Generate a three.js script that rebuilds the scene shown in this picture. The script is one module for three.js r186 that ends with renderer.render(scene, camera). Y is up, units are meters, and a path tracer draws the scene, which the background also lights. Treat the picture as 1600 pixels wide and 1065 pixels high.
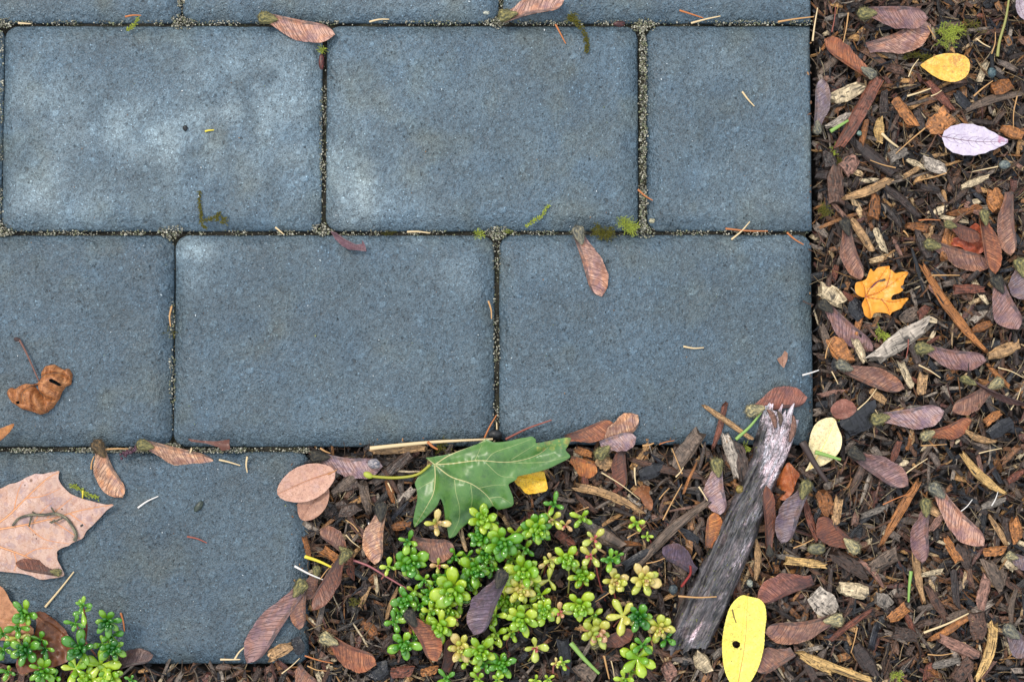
import * as THREE from 'three';
import { mergeGeometries, toCreasedNormals, mergeVertices } from 'three/addons/utils/BufferGeometryUtils.js';

// ---------------------------------------------------------------- camera, sky, sun, exposure
const scene = new THREE.Scene();
const MM = 0.001, PX = 0.0005;                       // one photograph pixel is about half a millimetre on the paving
const FOV = 24, TILT = 3 * Math.PI / 180;
const DIST = 532.5 * PX / Math.tan(FOV / 2 * Math.PI / 180);
const camera = new THREE.PerspectiveCamera(FOV, 1600 / 1065, 0.05, 60);
camera.position.set(0, DIST * Math.cos(TILT), DIST * Math.sin(TILT));
camera.lookAt(0, 0, 0);

const SKYW = 256, SKYH = 128;
{
  const d = new Float32Array(SKYW * SKYH * 4);
  for (let j = 0; j < SKYH; j++) for (let i = 0; i < SKYW; i++) {
    const el = ((j + 0.5) / SKYH - 0.5) * Math.PI;            // row 0 is the nadir
    const s = Math.max(0, Math.sin(el));
    const az = (i / SKYW) * Math.PI * 2;
    const cl = 1 + 0.07 * Math.sin(az * 3 + 4 * s) * Math.cos(el * 5 + az) + 0.05 * Math.sin(az * 7 + 9 * s);
    const v = (0.42 + 0.68 * s) * cl * 1.0;                   // overcast: the zenith brighter than the horizon
    const o = (j * SKYW + i) * 4;
    d[o] = v * 0.93; d[o + 1] = v * 1.0; d[o + 2] = v * 1.09; d[o + 3] = 1;
  }
  const t = new THREE.DataTexture(d, SKYW, SKYH, THREE.RGBAFormat, THREE.FloatType);
  t.mapping = THREE.EquirectangularReflectionMapping; t.magFilter = THREE.LinearFilter; t.minFilter = THREE.LinearFilter; t.needsUpdate = true;
  scene.background = t; scene.environment = t;
}
const sun = new THREE.DirectionalLight(0xfff3e4, 1.5);
sun.position.set(-1.1, 1.9, -0.95); sun.target.position.set(0, 0, 0);
sun.castShadow = true; sun.shadow.radius = 20; sun.shadow.mapSize.set(2048, 2048);
Object.assign(sun.shadow.camera, { left: -0.8, right: 0.8, top: 0.8, bottom: -0.8, near: 0.1, far: 6 });
scene.add(sun, sun.target);

const renderer = new THREE.WebGLRenderer({ antialias: true });
renderer.setSize(1024, 681);
renderer.toneMapping = THREE.LinearToneMapping;
renderer.toneMappingExposure = 1.46;
renderer.shadowMap.enabled = true;

// ---------------------------------------------------------------- helpers
function rng(seed) { let a = seed >>> 0; return () => { a = (a + 0x6D2B79F5) | 0; let t = Math.imul(a ^ (a >>> 15), 1 | a); t = (t + Math.imul(t ^ (t >>> 7), 61 | t)) ^ t; return ((t ^ (t >>> 14)) >>> 0) / 4294967296; }; }
const hash2 = (i, j, s) => { let h = Math.imul(i, 374761393) ^ Math.imul(j, 668265263) ^ Math.imul(s, 2246822519); h = Math.imul(h ^ (h >>> 13), 1274126177); return ((h ^ (h >>> 16)) >>> 0) / 4294967296; };
function vnoise(x, y, s = 1, per = 0) {
  let i = Math.floor(x), j = Math.floor(y); const fx = x - i, fy = y - j;
  const u = fx * fx * (3 - 2 * fx), v = fy * fy * (3 - 2 * fy);
  let i1 = i + 1, j1 = j + 1;
  if (per) { i = ((i % per) + per) % per; j = ((j % per) + per) % per; i1 = ((i1 % per) + per) % per; j1 = ((j1 % per) + per) % per; }
  const a = hash2(i, j, s), b = hash2(i1, j, s), c = hash2(i, j1, s), d = hash2(i1, j1, s);
  return a + (b - a) * u + (c - a) * v + (a - b - c + d) * u * v;
}
function fbm(x, y, s = 1, oct = 4) { let r = 0, a = 0.5, n = 0; for (let k = 0; k < oct; k++) { r += a * vnoise(x, y, s + k); n += a; x *= 2.03; y *= 2.03; a *= 0.5; } return r / n; }
const clamp = (x, a = 0, b = 1) => Math.min(b, Math.max(a, x));
const sstep = (a, b, x) => { const t = clamp((x - a) / (b - a)); return t * t * (3 - 2 * t); };
const lerp = (a, b, t) => a + (b - a) * t;

// a place on the plane y = h, from its coordinates on the photograph (pixels of 1600 x 1065)
const FPX = 532.5 / Math.tan(FOV / 2 * Math.PI / 180);
function at(px, py, h = 0) {
  const a = (px - 800) / FPX, b = (532.5 - py) / FPX;
  const dy = -Math.cos(TILT) + b * Math.sin(TILT), dz = -Math.sin(TILT) - b * Math.cos(TILT);
  const t = (h - camera.position.y) / dy;
  return new THREE.Vector3(a * t, h, camera.position.z + dz * t);
}
// and back, for the plane y = 0
function pxOf(x, z) {
  const vy = -camera.position.y, vz = z - camera.position.z;
  const dep = -(vy * Math.cos(TILT) + vz * Math.sin(TILT)), up = vy * Math.sin(TILT) * 1 - vz * Math.cos(TILT);
  return [800 + FPX * x / dep, 532.5 - FPX * (up) / dep];
}

const taken = new Map();
function numbered(n) { const k = taken.get(n) || 0; taken.set(n, k + 1); return k ? n + '_' + String(k).padStart(3, '0') : n; }
function tag(o, label, category, group, kind) { if (label) o.userData.label = label; if (category) o.userData.category = category; if (group) o.userData.group = group; if (kind) o.userData.kind = kind; return o; }
function top(o, name) { o.name = numbered(name); scene.add(o); return o; }
function mesh(geo, mat, name, parent) { const m = new THREE.Mesh(geo, mat); m.name = name; if (parent) parent.add(m); return m; }
function canvasTex(w, h, draw) {
  const c = document.createElement('canvas'); c.width = w; c.height = h; draw(c.getContext('2d'), w, h);
  const t = new THREE.CanvasTexture(c); t.colorSpace = THREE.SRGBColorSpace; t.magFilter = THREE.LinearFilter; t.anisotropy = 4; return t;
}
function dataTex(w, h, fill, srgb, repeat = true) {
  const d = new Uint8Array(w * h * 4), o = [0, 0, 0];
  for (let j = 0; j < h; j++) for (let i = 0; i < w; i++) { fill(i, j, o); const k = (j * w + i) * 4; d[k] = clamp(o[0], 0, 255); d[k + 1] = clamp(o[1], 0, 255); d[k + 2] = clamp(o[2], 0, 255); d[k + 3] = 255; }
  const t = new THREE.DataTexture(d, w, h, THREE.RGBAFormat); t.magFilter = THREE.LinearFilter; t.minFilter = THREE.LinearFilter;
  if (repeat) t.wrapS = t.wrapT = THREE.RepeatWrapping;
  if (srgb) t.colorSpace = THREE.SRGBColorSpace; t.needsUpdate = true; return t;
}
function geoFrom(pos, uv, idx, col) {
  const g = new THREE.BufferGeometry(); g.setAttribute('position', new THREE.Float32BufferAttribute(pos, 3));
  if (uv) g.setAttribute('uv', new THREE.Float32BufferAttribute(uv, 2));
  if (col) g.setAttribute('color', new THREE.Float32BufferAttribute(col, 3));
  g.setIndex(idx); g.computeVertexNormals(); return g;
}
// a tapered tube along points; radii at start and end
function tube(pts, r0, r1, seg = 8, sides = 6) {
  const curve = new THREE.CatmullRomCurve3(pts); const fr = curve.computeFrenetFrames(seg, false);
  const pos = [], uv = [], idx = [];
  for (let i = 0; i <= seg; i++) { const p = curve.getPoint(i / seg), r = lerp(r0, r1, i / seg);
    for (let k = 0; k < sides; k++) { const a = k / sides * Math.PI * 2; const n = fr.normals[i].clone().multiplyScalar(Math.cos(a) * r).addScaledVector(fr.binormals[i], Math.sin(a) * r); pos.push(p.x + n.x, p.y + n.y, p.z + n.z); uv.push(i / seg, k / sides); } }
  for (let i = 0; i < seg; i++) for (let k = 0; k < sides; k++) { const a = i * sides + k, b = i * sides + (k + 1) % sides; idx.push(a, a + sides, b, b, a + sides, b + sides); }
  const s = pos.length / 3; const p0 = curve.getPoint(0), p1 = curve.getPoint(1);
  pos.push(p0.x, p0.y, p0.z, p1.x, p1.y, p1.z); uv.push(0, 0, 1, 0);
  for (let k = 0; k < sides; k++) { idx.push(s, k, (k + 1) % sides); idx.push(s + 1, seg * sides + (k + 1) % sides, seg * sides + k); }
  return geoFrom(pos, uv, idx);
}
const std = (color, o = {}) => new THREE.MeshStandardMaterial({ color, roughness: 0.7, ...o });

// ---------------------------------------------------------------- the paving: where each paver lies, in photograph pixels
const PAVERS = [ // x0, x1, y0, y1, square-cut end at x1
  [-232, 278, -298, 31], [286, 778, -298, 31], [787, 1270, -298, 31, 1],
  [-500, -5, 38, 358], [3, 499, 38, 358], [510, 998, 38, 358], [1012, 1272, 38, 358, 1],
  [-240, 264, 367, 697], [272, 771, 367, 697], [781, 1273, 366, 694],
  [-540, -34, 707, 1038], [-26, 479, 707, 1038],
];
function onPaver(px, py, m = 0) { for (const [x0, x1, y0, y1] of PAVERS) if (px > x0 - 5 + m && px < x1 + 5 - m && py > y0 - 5 + m && py < y1 + 5 - m) return true; return false; }
function inBed(px, py) { return px > 1274 || (py > 699 && px > 482) || py > 1042; }
// height of the mulch
function mulchY(px, py) {
  const n = fbm(px / 90, py / 90, 31, 3) - 0.5;
  const dip = 7 * MM * Math.exp(-(((px - 800) / 190) ** 2 + ((py - 920) / 130) ** 2));
  return -3.5 * MM + 9 * MM * n - dip;
}
const groundY = (px, py) => inBed(px, py) ? mulchY(px, py) : 0;

// paver surface: cement paste with rounded aggregate, pits and pale sand specks
const PT = 1024, PSIZE = 0.30;
const pvH = new Float32Array(PT * PT), pvC = new Float32Array(PT * PT);
{
  const r = rng(77);
  for (let j = 0; j < PT; j++) for (let i = 0; i < PT; i++) {
    const a = vnoise(i / 2.6, j / 2.6, 3, 0), b = vnoise(i / 8, j / 8, 5, 128), c = vnoise(i / 32, j / 32, 7, 32), e = hash2(i, j, 9);
    pvH[j * PT + i] = 0.42 + 0.40 * (a - 0.5) + 0.34 * (b - 0.5) + 0.10 * (c - 0.5) + 0.16 * (e - 0.5);
    pvC[j * PT + i] = 1 + 0.62 * (a - 0.5) + 0.36 * (b - 0.5) + 0.08 * (c - 0.5) + 0.9 * (e - 0.5);
  }
  const disc = (x, y, rx, ry, rot, dh, dc, soft) => {
    const R = Math.ceil(Math.max(rx, ry) * 1.3), cs = Math.cos(rot), sn = Math.sin(rot);
    for (let v = -R; v <= R; v++) for (let u = -R; u <= R; u++) {
      const p = (u * cs + v * sn) / rx, q = (-u * sn + v * cs) / ry, w = Math.sqrt(p * p + q * q) + 0.25 * (vnoise((x + u) / 4, (y + v) / 4, 41) - 0.5);
      if (w > 1) continue; const k = ((((y + v) | 0) + PT * 4) % PT) * PT + ((((x + u) | 0) + PT * 4) % PT);
      const f = soft ? 1 - w * w : sstep(1, 0.72, w); pvH[k] += dh * f; pvC[k] += dc * f;
    }
  };
  for (let k = 0; k < 2600; k++) { const q = 3 + 9 * r() * r(); disc(r() * PT, r() * PT, q, q * (0.6 + 0.4 * r()), r() * 3, 0.14 + 0.26 * r(), -0.05 + 0.42 * r() * r(), true); }
  for (let k = 0; k < 150; k++) { const q = 5 + 8 * r(); disc(r() * PT, r() * PT, q, q * (0.6 + 0.4 * r()), r() * 3, 0.18, 0.16 + 0.24 * r(), false); }
  for (let k = 0; k < 1300; k++) { const q = 1.3 + 7 * r() * r() * r(); disc(r() * PT, r() * PT, q, q * (0.35 + 0.5 * r()), r() * 3, -0.30, -0.25 - 0.35 * r(), false); }
  for (let k = 0; k < 4200; k++) { const q = 0.9 + 1.5 * r() * r(); disc(r() * PT, r() * PT, q, q, 0, 0.08, 0.5 + 1.6 * r() * r(), false); }
}
const paverMap = dataTex(PT, PT, (i, j, o) => { const c = clamp(pvC[j * PT + i], 0.2, 3), b = vnoise(i / 64, j / 64, 21, 16) - 0.5; const l = 118 * Math.pow(c, 0.55); o[0] = l * (0.955 + 0.05 * b); o[1] = l * 1.02; o[2] = l * (1.05 - 0.05 * b); }, true);
const paverBump = dataTex(PT, PT, (i, j, o) => { o[0] = o[1] = o[2] = 255 * clamp(pvH[j * PT + i]); }, false);
const paverRough = dataTex(256, 256, (i, j, o) => { o[0] = o[1] = o[2] = 255 * clamp(0.60 + 0.22 * (fbm(i / 22, j / 22, 61, 3) - 0.5)); }, false);
const paverMat = new THREE.MeshStandardMaterial({ color: new THREE.Color().setRGB(0.375, 0.50, 0.60), map: paverMap, bumpMap: paverBump, bumpScale: 1.5 * MM, roughnessMap: paverRough, roughness: 0.9, vertexColors: true });

// pale lime bloom that shows as grainy clouds on some pavers: px, py, radius x, radius y, strength
const BLOOM = [[215, 205, 90, 45, 0.9], [390, 130, 110, 70, 0.7], [60, 150, 60, 70, 0.45], [70, 300, 60, 45, 0.6], [130, 330, 120, 30, 0.3], [470, 200, 70, 120, 0.25], [330, 240, 120, 80, 0.35],
  [545, 290, 50, 70, 0.8], [600, 320, 90, 35, 0.4], [640, 190, 130, 110, 0.16], [300, 405, 28, 38, 1.0], [325, 388, 38, 14, 0.6], [640, 375, 40, 14, 0.5], [715, 425, 50, 40, 0.4],
  [1150, 100, 90, 40, 0.25], [1180, 290, 90, 60, 0.3], [840, 400, 60, 40, 0.3], [1190, 380, 70, 18, 0.3], [830, 640, 40, 40, 0.3], [120, 20, 150, 20, 0.3], [640, 12, 100, 14, 0.3]];
const TONE = [1, 1.04, 1, 1, 1.08, 1.06, 0.98, 0.93, 0.97, 0.95, 0.9, 0.86];   // one tone per paver, the lower rows darker
function paverGeo([x0, x1, y0, y1, cut], seed, tone) {
  const A = at(x0 - 1, y0 - 1), B = at(x1 + (cut ? 0 : 1), y1 + 1), cx = (A.x + B.x) / 2, cz = (A.z + B.z) / 2, hx = (B.x - A.x) / 2, hz = (B.z - A.z) / 2;
  const lines = (h, n) => { const o = []; for (let i = 0; i <= n; i++) { const t = i / n * 2 - 1; const s = Math.sign(t) * (1 - Math.pow(1 - Math.abs(t), 1.35)); o.push(s * h); } return o; };
  const X = lines(hx, hx > 0.09 ? 120 : 70), Z = lines(hz, 84), R = 10.5 * MM, nx = X.length, nz = Z.length;
  const pos = [], uv = [], col = [], idx = [], r = rng(seed), ou = r() * 9, ov = r() * 9;
  for (let j = 0; j < nz; j++) for (let i = 0; i < nx; i++) {
    let x = X[i], z = Z[j];
    const rightCut = cut && x > 0; const rr = rightCut ? 1.2 * MM : R;
    const ax = Math.abs(x) - (hx - rr), az = Math.abs(z) - (hz - rr);
    if (ax > 0 && az > 0) { const l = Math.hypot(ax, az); const m = Math.max(ax, az); if (l > 0) { const k = m / l; x = Math.sign(x) * (hx - rr + ax * k); z = Math.sign(z) * (hz - rr + az * k); } }
    const qx = Math.abs(x) - (hx - rr), qz = Math.abs(z) - (hz - rr);
    let d = rr - (Math.hypot(Math.max(qx, 0), Math.max(qz, 0)) + Math.min(Math.max(qx, qz), 0));   // distance in from the outline
    // the rounded shoulder of a worn paver; a sawn end has none
    let dx = hx - Math.abs(x); if (rightCut) { d = Math.min(Math.max(dx * 6, 0), hz - Math.abs(z)); }
    const wob = 1 + 0.5 * (fbm(x * 60 + seed, z * 60, 71, 3) - 0.5);
    const e = clamp(1 - d / (15.5 * MM * wob));
    let y = -7.4 * MM * Math.pow(e, 1.8) * (0.8 + 0.4 * fbm(x * 25, z * 25 + seed, 75, 2)) - 0.8 * MM * sstep(0.7 * MM, 0, d);
    y += 0.9 * MM * (fbm(x * 22 + seed, z * 22, 73, 3) - 0.5) + 0.6 * MM * (fbm(x * 130 + seed, z * 130, 74, 3) - 0.5) - 0.4 * MM;
    const edge = (i === 0 || j === 0 || i === nx - 1 || j === nz - 1);
    if (edge) { const w = 0.5 * MM * (fbm(x * 150 + 7, z * 150 + seed, 79, 3) - 0.5); x += Math.sign(x) * w * (Math.abs(Math.abs(x) - hx) < 1e-5 ? 1 : 0); z += Math.sign(z) * w * (Math.abs(Math.abs(z) - hz) < 1e-5 ? 1 : 0); }
    pos.push(x, y, z); uv.push(x / PSIZE + ou, z / PSIZE + ov);
    const [qx2, qy2] = pxOf(x + cx, z + cz);
    let bl = 0; for (const [bx, by, sx, sy, k] of BLOOM) { const u = (qx2 - bx) / sx, v = (qy2 - by) / sy, w = u * u + v * v; if (w < 6) bl += k * Math.exp(-w); }
    bl *= sstep(0.18, 0.78, fbm(qx2 / 30, qy2 / 30, 83, 4) * 0.8 + 0.25 * fbm(qx2 / 5, qy2 / 5, 87, 2)) * 1.9;
    const mot = tone * (0.80 + 0.4 * fbm(qx2 / 70, qy2 / 70, 91 + seed, 4));
    const olive = Math.max(0, fbm(qx2 / 55, qy2 / 55, 95, 4) - 0.56) * 1.4;
    col.push(mot * (1 + 1.05 * bl + 0.5 * olive), mot * (1 + 0.85 * bl + 0.12 * olive), mot * (1 + 0.72 * bl - 0.30 * olive));
  }
  for (let j = 0; j < nz - 1; j++) for (let i = 0; i < nx - 1; i++) { const a = j * nx + i; idx.push(a, a + nx, a + 1, a + 1, a + nx, a + nx + 1); }
  const ring = []; for (let i = 0; i < nx; i++) ring.push(i); for (let j = 1; j < nz; j++) ring.push(j * nx + nx - 1); for (let i = nx - 2; i >= 0; i--) ring.push((nz - 1) * nx + i); for (let j = nz - 2; j > 0; j--) ring.push(j * nx);
  const s = pos.length / 3;
  for (const k of ring) { pos.push(pos[k * 3], -0.06, pos[k * 3 + 2]); uv.push(uv[k * 2] + 0.2, uv[k * 2 + 1]); col.push(0.9, 0.9, 0.9); pos.push(pos[k * 3], pos[k * 3 + 1], pos[k * 3 + 2]); uv.push(uv[k * 2], uv[k * 2 + 1]); col.push(0.9, 0.9, 0.9); }
  for (let k = 0; k < ring.length; k++) { const n = (k + 1) % ring.length; idx.push(s + 2 * k + 1, s + 2 * n + 1, s + 2 * k, s + 2 * n + 1, s + 2 * n, s + 2 * k); }
  const g = geoFrom(pos, uv, idx, col); return [g, cx, cz];
}
const path = new THREE.Group(); top(path, 'paved_path'); tag(path, 'blue grey concrete pavers laid in running bond', null, null, 'structure');
PAVERS.forEach((p, i) => { const [g, cx, cz] = paverGeo(p, 100 + i * 17, TONE[i]); const m = mesh(g, paverMat, i ? 'paver_' + String(i).padStart(3, '0') : 'paver', path); m.position.set(cx, 0, cz); });

// sand in the joints
{
  const pos = [], uv = [], idx = []; const A = at(-520, -290), B = at(1270, 1040), n = 320, m = 240;
  for (let j = 0; j <= m; j++) for (let i = 0; i <= n; i++) { let x = lerp(A.x, B.x, i / n), z = lerp(A.z, B.z, j / m); const [qx, qy] = pxOf(x, z);
    const off = qy > 694 && qx > 474 ? -0.02 : 0; pos.push(x, -11 * MM + 7 * MM * (fbm(qx / 26, qy / 26, 111, 3) - 0.5) + off, z); uv.push(x / 0.1, z / 0.1); }
  for (let j = 0; j < m; j++) for (let i = 0; i < n; i++) { const a = j * (n + 1) + i; idx.push(a, a + n + 1, a + 1, a + 1, a + n + 1, a + n + 2); }
  const sandMap = dataTex(256, 256, (i, j, o) => { const e = hash2(i >> 1, j >> 1, 5), f = fbm(i / 20, j / 20, 6, 3); const l = 70 + 75 * e + 60 * (f - 0.5); const g = f > 0.55 ? 1.06 : 1; o[0] = l; o[1] = l * 0.98 * g; o[2] = l * 0.80; }, true);
  mesh(geoFrom(pos, uv, idx), new THREE.MeshStandardMaterial({ map: sandMap, color: 0x5e5850, roughness: 0.9, bumpMap: sandMap, bumpScale: 0.6 * MM }), 'joint_sand', path);
  // loose grains
  const r = rng(5), M = [], C = [], c = new THREE.Color(), mt = new THREE.Matrix4(), q = new THREE.Quaternion();
  const pal = ['#8c8878', '#6f6f66', '#a7a290', '#59604a', '#7d8060', '#b9b5a4', '#4b4a44', '#75705c'];
  const put = (px, py, y, s) => { const p = at(px, py, y); q.setFromEuler(new THREE.Euler(r() * 6, r() * 6, r() * 6)); mt.compose(p, q, new THREE.Vector3(s, s * (0.6 + 0.4 * r()), s * (0.7 + 0.3 * r()))); M.push(mt.clone()); C.push(c.set(pal[(r() * pal.length) | 0]).clone()); };
  for (let k = 0; k < 9000; k++) {
    const hor = r() < 0.62; let px, py;
    if (hor) { const yy = [34.5, 362.5, 702][(r() * 3) | 0]; px = -60 + r() * (yy > 600 ? 560 : 1330); py = yy + 1.2 + (r() - 0.5) * 8; }
    else { const J = [[282, -20, 34], [782, -20, 34], [504.5, 34, 362], [1005, 34, 362], [-1, 34, 362], [268, 362, 702], [776, 362, 696]][(r() * 7) | 0]; px = J[0] + (r() - 0.5) * 11; py = lerp(J[1], J[2], r()); if (J[0] === 1005) { put(px, py, (-3.6 - 1.5 * r()) * MM, (0.4 + 0.8 * r() * r()) * MM); put(px + (r() - 0.5) * 6, py + 3, (-4.4 - 1.5 * r()) * MM, (0.4 + 0.7 * r()) * MM); continue; } }
    const dense = fbm(px / 34, py / 34, 131, 2); if (dense < 0.5 && r() < 0.8) continue;
    put(px, py, (-7.0 + 6 * (dense - 0.3)) * MM - r() * 1.5 * MM, (0.35 + 0.75 * r() * r()) * MM);
  }
  // little triangles of grit where the joints meet
  for (const [jx, jy] of [[504, 361], [1005, 360], [1005, 38], [268, 364], [268, 700], [776, 364], [282, 34], [778, 34], [0, 361], [2, 36]]) for (let k = 0; k < 150; k++) { const a = r() * 6.3, d = 15 * Math.sqrt(r()) * (0.5 + 0.9 * vnoise(jx + 1.3 * Math.cos(a), jy + 1.3 * Math.sin(a), 133)); put(jx + Math.cos(a) * d * 1.2, jy + Math.sin(a) * d * 0.7, (-4.2 - 1.6 * r()) * MM, (0.4 + 0.8 * r() * r()) * MM); }
  const im = new THREE.InstancedMesh(new THREE.IcosahedronGeometry(1, 0), std(0xffffff, { roughness: 0.85 }), M.length);
  M.forEach((m, i) => { im.setMatrixAt(i, m); im.setColorAt(i, C[i]); }); im.name = 'joint_grit'; im.userData.kind = 'stuff'; path.add(im);
}

// the soil under everything
{
  const pos = [], uv = [], idx = []; const n = 220; const L = 0.62;
  const warp = t => Math.sign(t) * (Math.abs(t) * L + Math.max(0, Math.abs(t) - 0.93) * 160);
  for (let j = 0; j <= n; j++) for (let i = 0; i <= n; i++) { const x = warp(i / n * 2 - 1), z = warp(j / n * 2 - 1); const [qx, qy] = pxOf(clamp(x, -0.7, 0.7), clamp(z, -0.7, 0.7)); const under = !inBed(qx, qy);
    pos.push(x, under ? -0.05 : mulchY(qx, qy) - 15 * MM + 5 * MM * (fbm(x * 90, z * 90, 141, 3) - 0.5), z); uv.push(x / 0.08, z / 0.08); }
  for (let j = 0; j < n; j++) for (let i = 0; i < n; i++) { const a = j * (n + 1) + i; idx.push(a, a + n + 1, a + 1, a + 1, a + n + 1, a + n + 2); }
  const soilMap = dataTex(256, 256, (i, j, o) => { const f = vnoise(i / 8, j / 8, 6, 32), e = hash2(i, j, 8), f2 = vnoise(i / 32, j / 32, 16, 8); const l = 38 + 30 * (f - 0.5) + 22 * (e - 0.5) + 16 * (f2 - 0.5); o[0] = l * 1.1; o[1] = l * 0.92; o[2] = l * 0.8; }, true);
  const g = mesh(geoFrom(pos, uv, idx), new THREE.MeshStandardMaterial({ map: soilMap, bumpMap: soilMap, bumpScale: 1.5 * MM, roughness: 0.75 }), 'ground'); scene.add(g); tag(g, 'dark moist soil under the bark mulch', null, null, 'structure');
}

// ---------------------------------------------------------------- wood chips
const grainTex = (seed, dark) => { const row = []; for (let j = 0; j < 128; j++) row.push(0); return dataTex(512, 128, (i, j, o) => {
  const w = 6 * (vnoise(i / 64, j / 32, seed, 8) - 0.5);
  let v = 0.78 + 0.26 * (vnoise(i / 128, (j + w) / 2, seed + 1) - 0.5) + 0.34 * (vnoise(i / 64, (j + w) / 5.3, seed + 2) - 0.5) + 0.16 * (vnoise(i / 32, j / 1, seed + 3) - 0.5) + 0.2 * (vnoise(i / 40, j / 16, seed + 4) - 0.5);
  const crack = vnoise(i / 90, (j + w) / 3.1, seed + 5); if (crack > 0.74) v *= 1 - dark * sstep(0.74, 0.9, crack);
  if (vnoise(i / 9, j / 7, seed + 6) > 0.8) v *= 0.72;
  const l = 255 * clamp(v); o[0] = l; o[1] = l * 0.985; o[2] = l * 0.965; }, true); };
const grains = [grainTex(201, 0.55), grainTex(231, 0.75), grainTex(261, 0.4)];
function chipGeo(seed, o = {}) {                     // unit length along x, unit width along z, unit thickness along y
  const r = rng(seed), n = o.n || 7, K = 8, pos = [], uv = [], idx = [];
  const bend = (r() - 0.5) * (o.bend ?? 0.12), tw = (r() - 0.5) * (o.twist ?? 0.7), tap0 = 1 - (o.taper ?? 0.45) * r(), tap1 = 1 - (o.taper ?? 0.45) * r();
  const rag0 = [], rag1 = []; for (let k = 0; k < K; k++) { rag0.push((r() - 0.5) * (o.rag ?? 0.26)); rag1.push((r() - 0.5) * (o.rag ?? 0.26)); }
  const sk0 = (r() - 0.5) * 0.22, sk1 = (r() - 0.5) * 0.22, side = []; for (let k = 0; k < K; k++) side.push(0.82 + 0.34 * r());
  for (let i = 0; i <= n; i++) {
    const t = i / n; const w = lerp(tap0, 1, sstep(0, 0.4, t)) * lerp(1, tap1, sstep(0.6, 1, t));
    for (let k = 0; k <= K; k++) { const kk = k % K; const a = (kk + 0.5) / K * Math.PI * 2 + 0.12 * Math.sin(kk * 5 + seed); const sq = 1 / Math.max(Math.abs(Math.cos(a)), Math.abs(Math.sin(a)));
      const rad = Math.min(sq, 1.36) * side[kk] * (0.9 + 0.2 * r() * (k < K ? 1 : 0));
      let z = Math.cos(a) * rad * 0.5 * w, y = Math.sin(a) * rad * 0.5 * lerp(1, w, 0.6);
      if (k === K) { z = pos[(i * (K + 1)) * 3 + 2]; y = pos[(i * (K + 1)) * 3 + 1]; }
      else { const ang = tw * (t - 0.5) * 0.35; const z2 = z * Math.cos(ang) - y * Math.sin(ang); y = y + z * Math.sin(ang) * 0.5 + 0.8 * bend * Math.sin(Math.PI * t); z = z2 + bend * Math.sin(Math.PI * t); }
      let x = t - 0.5; const z0 = Math.cos(a); if (i === 0) x += rag0[kk] + sk0 * z0 * 0.5; if (i === n) x += rag1[kk] + sk1 * z0 * 0.5;
      pos.push(x, y, z); uv.push(t * 1.0 + seed * 0.137, k / K * 0.8 + seed * 0.31); } }
  const W = K + 1; for (let i = 0; i < n; i++) for (let k = 0; k < K; k++) { const a = i * W + k; idx.push(a, a + 1, a + W, a + 1, a + W + 1, a + W); }
  for (const [i, f] of [[0, 0], [n, 1]]) { const s = pos.length / 3; let X = 0, Y = 0, Z = 0; for (let k = 0; k < K; k++) { X += pos[(i * W + k) * 3] / K; Y += pos[(i * W + k) * 3 + 1] / K; Z += pos[(i * W + k) * 3 + 2] / K; } pos.push(X + (f ? -0.02 : 0.02), Y, Z); uv.push(0.5, 0.5); for (let k = 0; k < K; k++) f ? idx.push(s, i * W + k, i * W + k + 1) : idx.push(s, i * W + k + 1, i * W + k); }
  return toCreasedNormals(geoFrom(pos, uv, idx), 0.4);
}
const chipVariants = []; for (let k = 0; k < 14; k++) chipVariants.push(chipGeo(300 + k, {}));
const slimVariants = []; for (let k = 0; k < 8; k++) slimVariants.push(chipGeo(340 + k, { bend: 1.0, rag: 0.12, taper: 0.5, twist: 1.6, n: 8 }));
const CHIP = {
  cream: '#ecd6b0', bright: '#edc27c', palegrey: '#cfc2b4', tan: '#cfa473', orange: '#c98448', amber: '#a0642f', redbrown: '#8a4f3a', pinkbrown: '#a87c6c', brown: '#6a4a3a', darkbrown: '#40302a', greybrown: '#7f6b5c', charcoal: '#23242c', umber: '#4f3a2e', ash: '#948a80',
};
const chipMats = {};
function chipMat(c, g = 0) { const k = c + g; return chipMats[k] || (chipMats[k] = new THREE.MeshStandardMaterial({ color: CHIP[c], map: grains[g], bumpMap: grains[g], bumpScale: (c === 'charcoal' ? 0.5 : 0.9) * MM, roughness: c === 'charcoal' ? 0.34 : /dark|umber/.test(c) ? 0.4 : 0.52 })); }
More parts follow.
